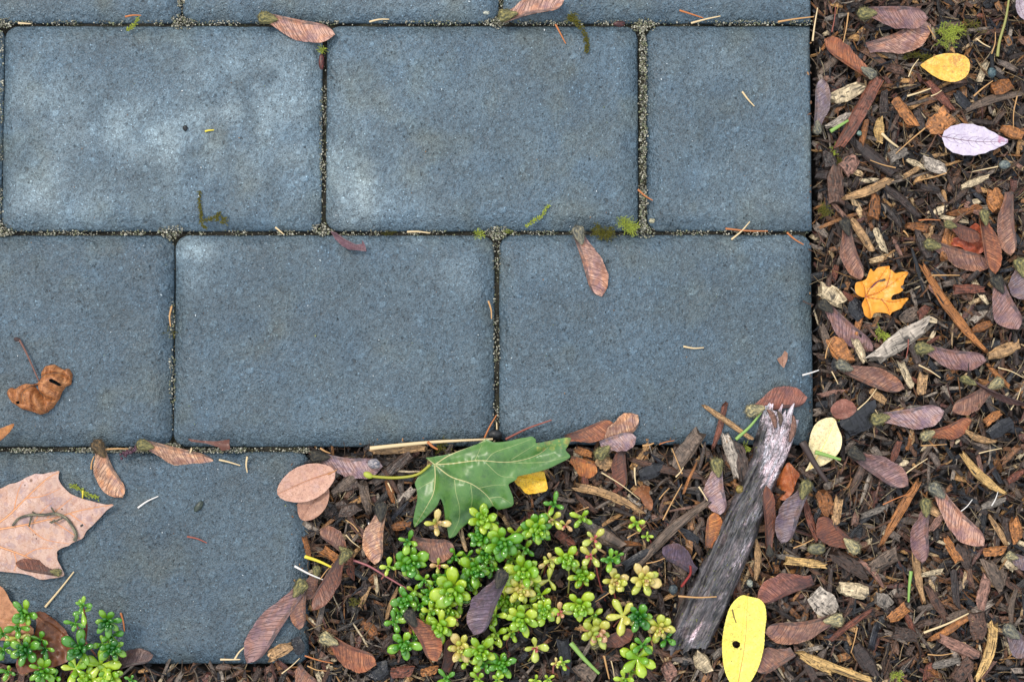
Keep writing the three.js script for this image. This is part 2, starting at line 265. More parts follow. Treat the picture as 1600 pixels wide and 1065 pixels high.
const LAND = [[1400, 30, 'the overlapping pair of seeds by the moss'], [1477, 106, 'the yellow oval leaf'], [1522, 219, 'the lilac leaf'], [1378, 458, 'the small golden maple leaf'], [1410, 531, 'the large pale grey chip'], [1490, 480, 'the split orange stick'], [1512, 372, 'the crumpled red leaf'], [1425, 650, 'the spotted lilac seed'], [1287, 693, 'the cream round leaf'], [1365, 590, 'the grey tipped seed'], [1490, 555, 'the seed across the stick'], [1540, 625, 'the two crossed seeds'], [1480, 800, 'the joined pair of seeds'], [1376, 730, 'the dark purple seed'], [1306, 834, 'the dark red brown seed'], [1250, 980, 'the ribbed seed'], [1160, 1000, 'the long yellow leaf'], [1225, 920, 'the red brown wing'], [1145, 830, 'the bark slab'], [1120, 765, 'the lilac seed by the slab'], [1060, 870, 'the plum seed by the slab'], [970, 690, 'the frilled lilac wing'], [1005, 776, 'the brown leaf scrap'], [770, 750, 'the green maple leaf'], [475, 770, 'the pinkish oval leaf'], [590, 840, 'the pale tan seed above a red stalk'], [545, 1018, 'the rounded chestnut seed'], [515, 910, 'the chestnut seed on edge'], [440, 980, 'the seed pair on the paver corner'], [700, 1030, 'the rusty seed in the sedum'], [760, 940, 'the plum seed on sedum'], [985, 1000, 'the fuzzy seed among sedum'], [914, 1030, 'the broad green blade'], [1283, 165, 'the greyish seed on the paver edge'], [1325, 90, 'the russet seed'], [1330, 395, 'the dark based seed'], [1326, 512, 'the purple seed by the paver'], [1572, 480, 'the broad purple seed'], [1580, 1000, 'the grey seed by a honey chip'], [1600, 880, 'the fuzzy pale nutlet'], [1530, 740, 'the honey yellow stick'], [1310, 640, 'the reddish leaf scrap'], [1555, 113, 'the blue grey pebble'], [1571, 257, 'the light grey pebble'], [1400, 260, 'the dark chip below the honey chip'], [1440, 930, 'the pale green needle'], [1352, 1031, 'the broad dark chip'], [680, 855, 'the oval seed in the sedum'], [835, 752, 'the yellow leaf piece']];
function landmark(px, py) { let b = 1e9, w = ''; for (const [x, y, t] of LAND) { const d = (x - px) ** 2 + (y - py) ** 2; if (d < b) { b = d; w = t; } } return w; }
const CHIPWORD = { cream: 'cream coloured', bright: 'bright honey yellow', palegrey: 'pale weathered grey', tan: 'tan', orange: 'orange brown', amber: 'deep amber brown', redbrown: 'reddish brown', pinkbrown: 'pinkish brown', brown: 'mid brown', darkbrown: 'very dark brown', greybrown: 'grey brown', charcoal: 'blackened', umber: 'dark umber', ash: 'ash grey' };
let chipCount = 0;
function chip(x1, y1, x2, y2, w, c, o = {}) {
  const px = (x1 + x2) / 2, py = (y1 + y2) / 2, h = (o.h ?? groundY(px, py) + 2.0 * MM);
  const A = at(x1, y1, h), B = at(x2, y2, h), L = A.distanceTo(B), r = rng(chipCount * 91 + 7); chipCount++;
  const slim = w * PX / L < 0.22; const set = o.straight ? chipVariants : slim ? slimVariants : chipVariants;
  const m = mesh(set[(r() * set.length) | 0], chipMat(c, (r() * 3) | 0), 'wood_chip'); top(m, 'wood_chip');
  m.position.copy(A).add(B).multiplyScalar(0.5); m.rotation.order = 'YXZ';
  m.rotation.set((r() - 0.5) * 0.5, Math.atan2(-(B.z - A.z), B.x - A.x) + (r() < 0.5 ? Math.PI : 0), (o.pitch ?? (r() - 0.5) * 0.16));
  m.scale.set(L, (o.t ?? clamp(w * 0.38, 2.2, 9)) * PX, w * PX);
  const shape = L > 34 * MM ? 'long' : w * PX / L > 0.5 ? 'short blocky' : slim ? 'thin splintered' : 'flat';
    tag(m, o.label || `${shape} ${CHIPWORD[c]} wood chip near ${landmark(px, py)}`, 'wood chip', 'wood chips on the mulch bed');
  return m;
}
// the mass of smaller shreds
{
  const r = rng(4242), grp = new THREE.Group(); top(grp, 'wood_shreds'); tag(grp, 'damp brown bark mulch of fine wood shreds', 'mulch', null, 'stuff');
  const pal = [['#261d1a', 11], ['#382a24', 11], ['#4a372e', 10], ['#5f483b', 8], ['#76543f', 6], ['#8a5d3a', 5], ['#a87546', 4], ['#cc9c64', 4], ['#e0be90', 3.2], ['#eed9b4', 2.2], ['#1d1e24', 9], ['#2d2e38', 6], ['#77685e', 8], ['#948579', 6], ['#b0a294', 3], ['#6b4238', 5], ['#8e6a5a', 4]];
  const soilPal = ['#17130f', '#1f1814', '#2a201a', '#14141a', '#33271f', '#4a372c'];
  const sum = pal.reduce((a, p) => a + p[1], 0); const pick = () => { let t = r() * sum; for (const [c, w] of pal) { t -= w; if (t <= 0) return c; } return pal[0][0]; };
  const kinds = [];
  for (let k = 0; k < 6; k++) kinds.push({ g: chipGeo(400 + k, { n: 5 }), f: 0, m: [], c: [] });
  for (let k = 0; k < 6; k++) kinds.push({ g: chipGeo(420 + k, { n: 6, bend: 2.2, rag: 0.1, taper: 0.8, twist: 2.5 }), f: 1, m: [], c: [] });
  const mt = new THREE.Matrix4(), q = new THREE.Quaternion(), col = new THREE.Color();
  const put = (px, py, dy, L, w, t, f) => {
    const K = kinds[(f ? 6 : 0) + ((r() * 6) | 0)]; const p = at(px, py, mulchY(px, py) + dy);
    const tilt = (dy > -4 * MM ? 0.32 : 0.6); q.setFromEuler(new THREE.Euler((r() - 0.5) * 0.9, r() * Math.PI * 2, (r() - 0.5) * 2 * tilt * Math.min(1, 14 * MM / L), 'YXZ'));
    mt.compose(p, q, new THREE.Vector3(L, t, w)); K.m.push(mt.clone()); const humus = Math.exp(-(((px - 800) / 200) ** 2 + ((py - 950) / 130) ** 2)); col.set(r() < humus * 0.9 ? soilPal[(r() * 6) | 0] : pick()); const v = 0.95 + 0.4 * r(); K.c.push(col.clone().multiplyScalar(v));
  };
  const N = 30000;
  for (let k = 0; k < N; k++) {
    let px, py; do { px = -160 + r() * 2080; py = -170 + r() * 1420; } while (!inBed(px, py));
    const edge = (px < 1286 && py < 700) || (py < 712 && px > 482 && px < 1275) || (px < 492 && px > 482 && py < 1040);
    const u = r(); const L = (u < 0.5 ? 4 + 7 * r() : u < 0.88 ? 9 + 14 * r() : 18 + 20 * r()) * MM * (edge ? 0.6 : 1); const f = r() < 0.45;
    const w = f ? (0.5 + 1.2 * r()) * MM : Math.min((1.6 + 5.5 * r() * r()) * MM, L * 0.6);
    put(px, py, -12 * MM * Math.pow(r(), 0.9) + 1.2 * MM, L, w, f ? w * 0.8 : Math.max(0.5 * MM, w * (0.25 + 0.25 * r())), f);
  }
  for (let k = 0; k < 1500; k++) { let px, py; do { px = -100 + r() * 1960; py = -120 + r() * 1320; } while (!inBed(px, py) || (px < 1290 && py < 706) || (py < 716 && px > 482 && px < 1275)); if (((px - 800) / 200) ** 2 + ((py - 930) / 130) ** 2 < 1 && r() < 0.8) continue; const L = (8 + 14 * r()) * MM, w = Math.min((2.6 + 5 * r() * r()) * MM, L * 0.65); put(px, py, (-3 + 3.2 * r()) * MM, L, w, w * (0.2 + 0.2 * r()), false); }
  const pale = ['#cdb48c', '#b79a70', '#9c8468', '#dcc8a2', '#8a7460', '#a9895e'];   // straw and bast on top of it all
  for (let k = 0; k < 3600; k++) { let px, py; do { px = -60 + r() * 1880; py = -100 + r() * 1280; } while (!inBed(px, py)); const L = (7 + 20 * r() * r()) * MM, w = (0.3 + 0.5 * r()) * MM; const lo = kinds.map(K => K.c.length); put(px, py, (-1.5 + 4 * r()) * MM, L, w, w * 0.8, true); kinds.forEach((K, i) => { if (K.c.length > lo[i] && r() < 0.75) K.c[K.c.length - 1].set(pale[(r() * 6) | 0]); }); }
  for (const K of kinds) { const im = new THREE.InstancedMesh(K.g, new THREE.MeshStandardMaterial({ map: grains[K.f], bumpMap: grains[K.f], bumpScale: 0.6 * MM, roughness: 0.4 }), K.m.length); K.m.forEach((m, i) => { im.setMatrixAt(i, m); im.setColorAt(i, K.c[i]); }); im.name = K.f ? 'fine_fibre' : 'small_chip'; im.userData.kind = 'stuff'; grp.add(im); }
}
// chips that can be picked out on the photograph
const CH = [
  [1372, 122, 1311, 230, 21, 'redbrown'], [1297, 155, 1349, 134, 21, 'cream'], [1375, 185, 1376, 220, 17, 'bright', 'short bright honey chip with a clean cut, near lilac leaf'], [1402, 158, 1431, 196, 18, 'orange'], [1450, 128, 1488, 170, 17, 'redbrown'], [1455, 205, 1484, 180, 34, 'orange'], [1552, 140, 1580, 130, 24, 'amber'], [1566, 200, 1598, 212, 22, 'orange'],
  [1330, 216, 1395, 270, 24, 'darkbrown'], [1318, 311, 1394, 278, 13, 'tan'], [1510, 172, 1599, 146, 14, 'greybrown'], [1304, 262, 1306, 316, 26, 'brown'], [1318, 268, 1338, 246, 24, 'pinkbrown'], [1385, 291, 1436, 341, 13, 'darkbrown'], [1368, 305, 1366, 342, 17, 'amber'], [1444, 250, 1478, 266, 18, 'palegrey'], [1504, 292, 1544, 276, 13, 'cream'], [1552, 296, 1562, 330, 26, 'orange'], [1460, 165, 1500, 196, 11, 'tan'],
  [1294, 198, 1330, 176, 10, 'palegrey'], [1390, 246, 1416, 234, 18, 'ash'], [1420, 250, 1444, 262, 11, 'cream'], [1412, 276, 1436, 262, 9, 'tan'], [1292, 235, 1300, 262, 18, 'darkbrown'], [1354, 190, 1346, 224, 11, 'amber'], [1432, 172, 1440, 200, 14, 'darkbrown'],
  [1441, 415, 1540, 545, 15, 'orange', 'long split orange brown stick chip beside small yellow maple leaf'], [1368, 560, 1451, 506, 29, 'palegrey', 'large pale grey weathered chip with jagged end beside tiny moss tuft'], [1546, 556, 1592, 538, 23, 'tan'], [1282, 452, 1316, 474, 28, 'cream'], [1302, 530, 1324, 566, 26, 'orange'], [1408, 566, 1424, 602, 13, 'cream'], [1444, 584, 1440, 614, 17, 'tan'], [1336, 530, 1352, 566, 11, 'cream'], [1474, 404, 1486, 360, 18, 'orange'], [1418, 352, 1452, 357, 13, 'amber'], [1330, 342, 1364, 392, 12, 'tan'], [1370, 360, 1384, 394, 11, 'cream'], [1434, 360, 1452, 402, 20, 'darkbrown'], [1492, 452, 1536, 450, 15, 'redbrown'], [1348, 496, 1330, 472, 26, 'charcoal'], [1338, 520, 1348, 484, 10, 'orange'], [1540, 660, 1562, 644, 14, 'orange'], [1314, 670, 1366, 640, 40, 'charcoal', 'broad blackened bark chip touching the cream round leaf'], [1546, 680, 1580, 660, 24, 'charcoal'], [1362, 610, 1384, 628, 13, 'tan'], [1508, 672, 1556, 690, 11, 'tan'], [1452, 478, 1436, 494, 14, 'redbrown'], [1284, 508, 1300, 552, 12, 'greybrown'], [1560, 470, 1546, 500, 14, 'umber'], [1386, 648, 1412, 640, 9, 'tan'], [1520, 516, 1550, 504, 16, 'amber'], [1296, 430, 1290, 470, 9, 'brown'], [1406, 690, 1394, 720, 10, 'redbrown'],
  [1504, 708, 1570, 770, 14, 'bright'], [1378, 850, 1436, 752, 13, 'orange'], [1432, 832, 1444, 938, 12, 'tan'], [1230, 875, 1288, 882, 13, 'bright'], [1312, 778, 1306, 816, 16, 'tan'], [1312, 918, 1354, 926, 22, 'cream'], [1272, 926, 1302, 956, 34, 'palegrey'], [1248, 1018, 1360, 1062, 12, 'bright'], [1392, 968, 1416, 948, 20, 'orange'], [1368, 934, 1392, 946, 22, 'ash'], [1336, 1008, 1368, 1054, 28, 'darkbrown'], [1468, 996, 1526, 1024, 18, 'pinkbrown'], [1552, 974, 1526, 1062, 15, 'bright'], [1584, 810, 1590, 846, 18, 'orange'], [1540, 862, 1572, 858, 15, 'orange'], [1440, 898, 1474, 892, 9, 'cream'], [1478, 842, 1498, 876, 14, 'orange'], [1526, 958, 1532, 996, 27, 'brown'], [1460, 1040, 1500, 1030, 12, 'ash'], [1492, 1064, 1516, 1034, 22, 'brown'], [1398, 986, 1432, 994, 20, 'umber'], [1544, 900, 1532, 948, 18, 'pinkbrown'], [1540, 876, 1568, 924, 20, 'greybrown'], [1302, 864, 1356, 900, 22, 'umber'], [1360, 888, 1402, 862, 22, 'greybrown'], [1341, 875, 1381, 918, 8, 'pinkbrown'], [1258, 777, 1278, 843, 11, 'redbrown'], [1444, 790, 1472, 806, 12, 'tan'], [1452, 830, 1474, 802, 10, 'pinkbrown'], [1452, 1000, 1512, 962, 11, 'orange'], [1450, 916, 1480, 966, 14, 'brown'], [1492, 896, 1496, 948, 14, 'darkbrown'], [1500, 850, 1514, 886, 20, 'umber'], [1546, 806, 1574, 852, 9, 'tan'], [1590, 920, 1580, 974, 9, 'greybrown'], [1284, 768, 1296, 804, 22, 'amber'], [1300, 1000, 1362, 952, 10, 'redbrown'], [1576, 752, 1600, 736, 14, 'redbrown'], [1348, 806, 1380, 794, 9, 'ash'],
  [1056, 726, 1094, 676, 24, 'greybrown', 'broad grey brown chip with frayed end leaning on the paver edge'], [1131, 676, 1154, 748, 16, 'palegrey'], [1150, 690, 1162, 745, 22, 'umber'], [983, 717, 1096, 743, 11, 'brown'], [900, 760, 1004, 802, 13, 'tan'], [992, 892, 1106, 783, 16, 'greybrown', 'long grey brown fibrous stick pointing at the bark slab'], [1068, 770, 1090, 722, 5, 'orange'], [1113, 700, 1134, 630, 9, 'redbrown'], [1100, 634, 1176, 686, 8, 'tan'], [936, 716, 956, 728, 22, 'tan'], [1000, 742, 1034, 730, 28, 'charcoal'], [900, 702, 925, 710, 12, 'orange'], [1182, 842, 1180, 906, 12, 'tan'], [1088, 1020, 1108, 1046, 24, 'cream', 'squarish pale cream chip below the bark slab end'], [1040, 1036, 1050, 1062, 20, 'pinkbrown'], [996, 1032, 1022, 1064, 13, 'brown'], [1254, 1024, 1300, 1050, 13, 'bright'], [976, 884, 1018, 858, 16, 'charcoal'], [918, 822, 970, 850, 24, 'greybrown'], [1150, 880, 1160, 930, 9, 'brown'], [940, 832, 912, 816, 14, 'ash'], [1060, 800, 1044, 830, 10, 'umber'], [1000, 850, 960, 848, 9, 'amber'],
  [580, 706, 664, 698, 11, 'tan'], [582, 756, 640, 708, 16, 'umber'], [600, 735, 622, 770, 10, 'brown'], [420, 1026, 456, 1008, 17, 'tan'], [462, 996, 470, 1020, 18, 'charcoal'], [520, 770, 560, 740, 18, 'greybrown'], [500, 746, 524, 758, 16, 'umber'], [566, 756, 576, 800, 14, 'greybrown'], [530, 800, 560, 790, 20, 'umber'], [604, 966, 622, 918, 7, 'tan'], [596, 1010, 616, 992, 14, 'umber'], [614, 1050, 646, 1046, 18, 'redbrown'], [660, 1050, 684, 1044, 14, 'orange'], [880, 1000, 886, 1050, 20, 'charcoal'], [900, 1040, 924, 1060, 24, 'greybrown'], [580, 1060, 606, 1040, 26, 'charcoal'], [900, 775, 930, 800, 9, 'brown'], [476, 840, 484, 872, 9, 'amber'], [560, 830, 540, 800, 9, 'brown'],
];
for (const [x1, y1, x2, y2, w, c, label] of CH) chip(x1, y1, x2, y2, w, c, { label, h: groundY((x1 + x2) / 2, (y1 + y2) / 2) + 2.6 * MM });
{ // further chips of the top layer
  const r = rng(909), cs = ['brown', 'darkbrown', 'umber', 'greybrown', 'redbrown', 'pinkbrown', 'charcoal', 'tan', 'orange', 'ash', 'amber', 'darkbrown', 'umber', 'brown', 'charcoal', 'greybrown'];
  for (let k = chipCount; k < 296; k++) {
    let px, py; do { px = 400 + r() * 1195; py = 5 + r() * 1055; } while (!inBed(px, py) || (px < 1292 && py < 710) || (py < 722 && px < 1275) || (px < 500 && py < 1040) || (((px - 800) / 210) ** 2 + ((py - 910) / 120) ** 2 < 1 && r() < 0.8));
    const L = 24 + 40 * r() * r(), a = r() * 6.3, w = Math.min(L * 0.6, 6 + 16 * r() * r()); const dx = Math.cos(a) * L / 2, dy = Math.sin(a) * L / 2;
    chip(px - dx, py - dy, px + dx, py + dy, w, cs[(r() * cs.length) | 0], { h: groundY(px, py) + 0.6 * MM });
  }
}

// ---------------------------------------------------------------- maple seeds
function drawWing(ctx, w, h, seed, dark, tip) {
  const r = rng(seed); ctx.fillStyle = '#f4eeea'; ctx.fillRect(0, 0, w, h);
  for (let k = 0; k < 260; k++) { const x = r() * w, y = r() * h, q = 6 + 34 * r(); ctx.fillStyle = r() < 0.5 ? `rgba(150,120,120,${0.05 + 0.07 * r()})` : `rgba(255,240,220,${0.05 + 0.07 * r()})`; ctx.beginPath(); ctx.ellipse(x, y, q * 1.6, q * 0.7, 0.9, 0, 7); ctx.fill(); }
  // dark stain by the seed end, broken into blotches
  for (let k = 0; k < dark * 420; k++) { const x = w * 0.75 * r() * r(), y = h * r(); ctx.fillStyle = `rgba(58,44,50,${0.07 + 0.10 * r()})`; ctx.beginPath(); ctx.ellipse(x, y, 8 + 24 * r(), 5 + 12 * r(), r() * 3, 0, 7); ctx.fill(); }
  for (let k = 0; k < tip * 300; k++) { const x = w * (1 - 0.5 * r() * r()), y = h * (1 - 0.8 * r() * r()); ctx.fillStyle = `rgba(255,214,170,${0.05 + 0.07 * r()})`; ctx.beginPath(); ctx.ellipse(x, y, 6 + 22 * r(), 5 + 10 * r(), r() * 3, 0, 7); ctx.fill(); }
  // veins leave the thick edge and run out to the thin one
  for (let k = 0; k < 27; k++) {
    const s0 = -0.12 + k / 27 * 1.02 + (r() - 0.5) * 0.03; const fan = 0.10 + 0.14 * r();
    const P = t => [(s0 + 0.05 * t + fan * Math.pow(t, 1.7)) * w, (0.09 + t * 0.92) * h];
    for (const [c, lw, dx] of [[`rgba(62,36,38,${0.3 + 0.34 * r()})`, 3.2 + 2.8 * r(), 0]]) { ctx.strokeStyle = c; ctx.lineWidth = lw; ctx.beginPath(); for (let i = 0; i <= 10; i++) { const [x, y] = P(i / 10); i ? ctx.lineTo(x + dx, y + Math.sin(i + k) * 1.2) : ctx.moveTo(x + dx, y); } ctx.stroke(); }
    const tb = 0.35 + 0.3 * r(); const [bx, by] = P(tb); ctx.strokeStyle = 'rgba(60,34,36,0.4)'; ctx.lineWidth = 3; ctx.beginPath(); ctx.moveTo(bx, by); ctx.quadraticCurveTo(bx + w * 0.02, by + h * 0.2, bx + w * (0.03 + 0.03 * r()), h); ctx.stroke();
  }
  for (let k = 0; k < 500; k++) { const s = Math.pow(r(), 1.3), t = r() * (0.26 * (1 - s) + 0.05); ctx.fillStyle = `rgba(52,50,56,${0.08 + 0.10 * r()})`; ctx.beginPath(); ctx.ellipse(s * w, t * h, 10 + 14 * r(), 3 + 4 * r(), 0, 0, 7); ctx.fill(); }
  for (let k = 0; k < 40; k++) { ctx.fillStyle = `rgba(40,26,24,${0.3 + 0.4 * r()})`; ctx.beginPath(); ctx.arc(r() * w, r() * h, 1.5 + 5 * r() * r(), 0, 7); ctx.fill(); }
  for (let k = 0; k < 60; k++) { ctx.fillStyle = ['rgba(120,104,140,.18)', 'rgba(236,170,110,.18)', 'rgba(90,60,54,.18)', 'rgba(250,226,206,.16)'][(r() * 4) | 0]; ctx.beginPath(); ctx.ellipse(r() * w, r() * h, 20 + 50 * r(), 14 + 24 * r(), r() * 3, 0, 7); ctx.fill(); }
}
const wingTex = [[1, 0.25, 0.1], [2, 0.7, 0.5], [3, 1.0, 0.15], [4, 0.1, 0.6]].map(([s, d, t]) => canvasTex(512, 256, (c, w, h) => drawWing(c, w, h, 500 + s, d, t)));
const WING = { purple: '#9c7f7f', lilac: '#b09ca2', pink: '#c9a494', brown: '#a47e6a', russet: '#ad724e', chestnut: '#80503a', dark: '#604a48', tan: '#dcb697', grey: '#8d828c', orange: '#ca8848', plum: '#6c5c70', redbrown: '#9c6a5c' };
const wingMats = {}; const wingMat = (c, v) => wingMats[c + v] || (wingMats[c + v] = new THREE.MeshPhysicalMaterial({ color: WING[c], map: wingTex[v], bumpMap: wingTex[v], bumpScale: 0.35 * MM, roughness: 0.42, side: THREE.DoubleSide }));
const NUT = { olive: '#b0a878', grey: '#aaa69c', beige: '#e0d2ac', dark: '#5c5854', brown: '#8a7258' };
const nutTex = dataTex(128, 128, (i, j, o) => { const q = vnoise(i / 11, j / 11, 5), l = 172 + 110 * (hash2(i, j >> 2, 3) - 0.5) + 150 * (q - 0.5); o[0] = l * (1 + 0.12 * (q - 0.5)); o[1] = l; o[2] = l * (0.94 - 0.2 * (q - 0.5)); }, true);
const nutMats = {}; const nutMat = c => nutMats[c] || (nutMats[c] = new THREE.MeshStandardMaterial({ color: NUT[c], map: nutTex, bumpMap: nutTex, bumpScale: 0.5 * MM, roughness: 0.85 }));
function nutGeo(seed) { // unit nutlet: swollen, a little angular, bristly, with a stalk scar
  const r = rng(seed), g = new THREE.SphereGeometry(1, 16, 11), p = g.attributes.position, v = new THREE.Vector3();
  for (let i = 0; i < p.count; i++) { v.fromBufferAttribute(p, i); const n = 1 + 0.6 * (fbm(v.x * 2.6 + seed, v.y * 2 + v.z * 2.4, 601, 3) - 0.5); p.setXYZ(i, v.x * n * (v.x > 0 ? 1.9 : 0.95), v.y * n * 0.5, v.z * n * (0.80 - 0.30 * v.x)); }
  g.computeVertexNormals(); const parts = [g.toNonIndexed()];
  for (let k = 0; k < 190; k++) { const a = r() * 6.3, b = Math.acos(r()); const d = new THREE.Vector3(Math.sin(b) * Math.cos(a), Math.cos(b) * 0.7, Math.sin(b) * Math.sin(a)); const q = d.clone().multiply(new THREE.Vector3(1, 0.62, 0.8)).multiplyScalar(0.95), e = d.clone().normalize().multiplyScalar(0.18 + 0.34 * r()).add(q).add(new THREE.Vector3((r() - 0.5) * 0.2, 0, (r() - 0.5) * 0.2)); const s = new THREE.Vector3(-d.z, 0, d.x).multiplyScalar(0.035); const pp = [q.x - s.x, q.y, q.z - s.z, q.x + s.x, q.y, q.z + s.z, e.x, e.y, e.z]; const h = new THREE.BufferGeometry(); h.setAttribute('position', new THREE.Float32BufferAttribute(pp, 3)); h.setAttribute('uv', new THREE.Float32BufferAttribute([0, 0, 1, 0, 0.5, 1], 2)); h.computeVertexNormals(); parts.push(h); }
  return mergeGeometries(parts);
}
const nuts = [nutGeo(1), nutGeo(2), nutGeo(3), nutGeo(4)];
function wingGeo(L, W, seed, curl, o = {}) { // along +x from the seed, thick edge at z = 0 side, broad edge towards +z
  const r = rng(seed), n = 30, m = 12, pos = [], uv = [], idx = []; const wav = r() * 9, notch = 0.25 + 0.5 * r(), arch = (r() - 0.3) * 0.10, cup = (r() - 0.5) * 0.5, peak = 0.5 + 0.15 * r();
  const h0 = s => 0.5 * W * (0.46 + 0.54 * sstep(0, peak, s)) * (1 - 0.1 * sstep(0.75, 1, s)), tp = s => s > 0.66 ? Math.pow(Math.max(0, 1 - ((s - 0.66) / 0.34) ** 3), 0.5) : 1;
  const lead = s => -0.4 * W + arch * L * Math.sin(Math.PI * s) + h0(s) * (1 - tp(s)) * 0.95;
  for (const side of [1, -1]) for (let i = 0; i <= n; i++) for (let k = 0; k <= m; k++) {
    const s = 1 - (1 - i / n) ** 1.35, t = k / m, z0 = lead(s), hw = h0(s), z1 = -0.4 * W + arch * L * Math.sin(Math.PI * s) * 0.7 + hw * (1 + tp(s) * 0.95) + W * 0.14 * (fbm(s * 8 + wav, 3, seed, 3) - 0.5) * sstep(0, 0.3, s) * tp(s);
    const z = lerp(z0, Math.max(z1, z0), t), x = s * L * (1 - 0.03 * (2 * t - 1) ** 2 * s);
    let y = curl * L * (s - 0.35) ** 2 * 1.1 + cup * W * (t - 0.4) ** 2 + 0.035 * L * Math.sin(s * 7 + wav) * (t - 0.15) * (o.wave ?? 0.7) + 0.22 * MM * Math.sin((s - 0.15 * t * t) * 62) * t * (o.ribs ?? 0.45);
    const th = 0.12 * MM + 0.8 * MM * Math.exp(-(((t - 0.02) / 0.07) ** 2)) * (1 - 0.7 * s);
    y += side * th; pos.push(x, y, z); uv.push(s, 1 - t);
  }
  const S = (n + 1) * (m + 1), M = m + 1;
  for (let i = 0; i < n; i++) for (let k = 0; k < m; k++) { const a = i * M + k; idx.push(a, a + 1, a + M, a + 1, a + M + 1, a + M); const b = a + S; idx.push(b, b + M, b + 1, b + 1, b + M, b + M + 1); }
  for (let i = 0; i < n; i++) for (const k of [0, m]) { const a = i * M + k, b = a + S; k ? idx.push(a, b, a + M, b, b + M, a + M) : idx.push(a, a + M, b, b, a + M, b + M); }
  return geoFrom(pos, uv, idx);
}
// N: seed end, T: wing tip, w: breadth, side: +1 broad edge on the clockwise side
let seedCount = 0;
function samara(N, T, w, side, color, nut, label, o = {}) {
  const g = o.into || top(new THREE.Group(), 'maple_seed'); const k = seedCount++;
  const mx = (N[0] + T[0]) / 2, my = (N[1] + T[1]) / 2; const h = o.h ?? (groundY(mx, my) + (inBed(mx, my) ? 5.0 : 1.8) * MM);
  const A = at(N[0], N[1], h), B = at(T[0], T[1], h), L = A.distanceTo(B), W = w * PX; const holder = new THREE.Group();
  const nr = (o.nut ?? Math.min(w * 0.34, 11.5)) * PX; const v = o.tex ?? (k * 7 + 1) % 4;
  const wing = mesh(wingGeo(L, W, 700 + k, o.curl ?? 0.10 * Math.sin(k * 2.7), o), wingMat(color, v), 'wing', g);
  const q = new THREE.Quaternion().setFromEuler(new THREE.Euler(o.roll ?? 0.22 * Math.sin(k * 3.9), Math.atan2(-(B.z - A.z), B.x - A.x), o.pitch ?? 0.05 * Math.sin(k * 1.3), 'YZX'));
  const s = new THREE.Vector3(1, 1, side);
  const base = o.into ? A.clone().sub(g.position) : new THREE.Vector3(); if (!o.into) g.position.copy(A);
  wing.position.copy(base); wing.quaternion.copy(q); if (side < 0) { const geo = wing.geometry; geo.scale(1, 1, -1); const ix = geo.index.array; for (let i = 0; i < ix.length; i += 3) { const t = ix[i]; ix[i] = ix[i + 1]; ix[i + 1] = t; } geo.computeVertexNormals(); }
  if (nut) { const n = mesh(nuts[k % 4], nutMat(nut), 'nutlet', g); n.position.copy(base).add(new THREE.Vector3(nr * 0.25, 0.3 * nr, -0.12 * W * side).applyQuaternion(q)); n.quaternion.copy(q); n.scale.setScalar(nr); }
  if (!o.into) tag(g, label, 'maple seed', o.group || 'winged maple seeds');
  return g;
}
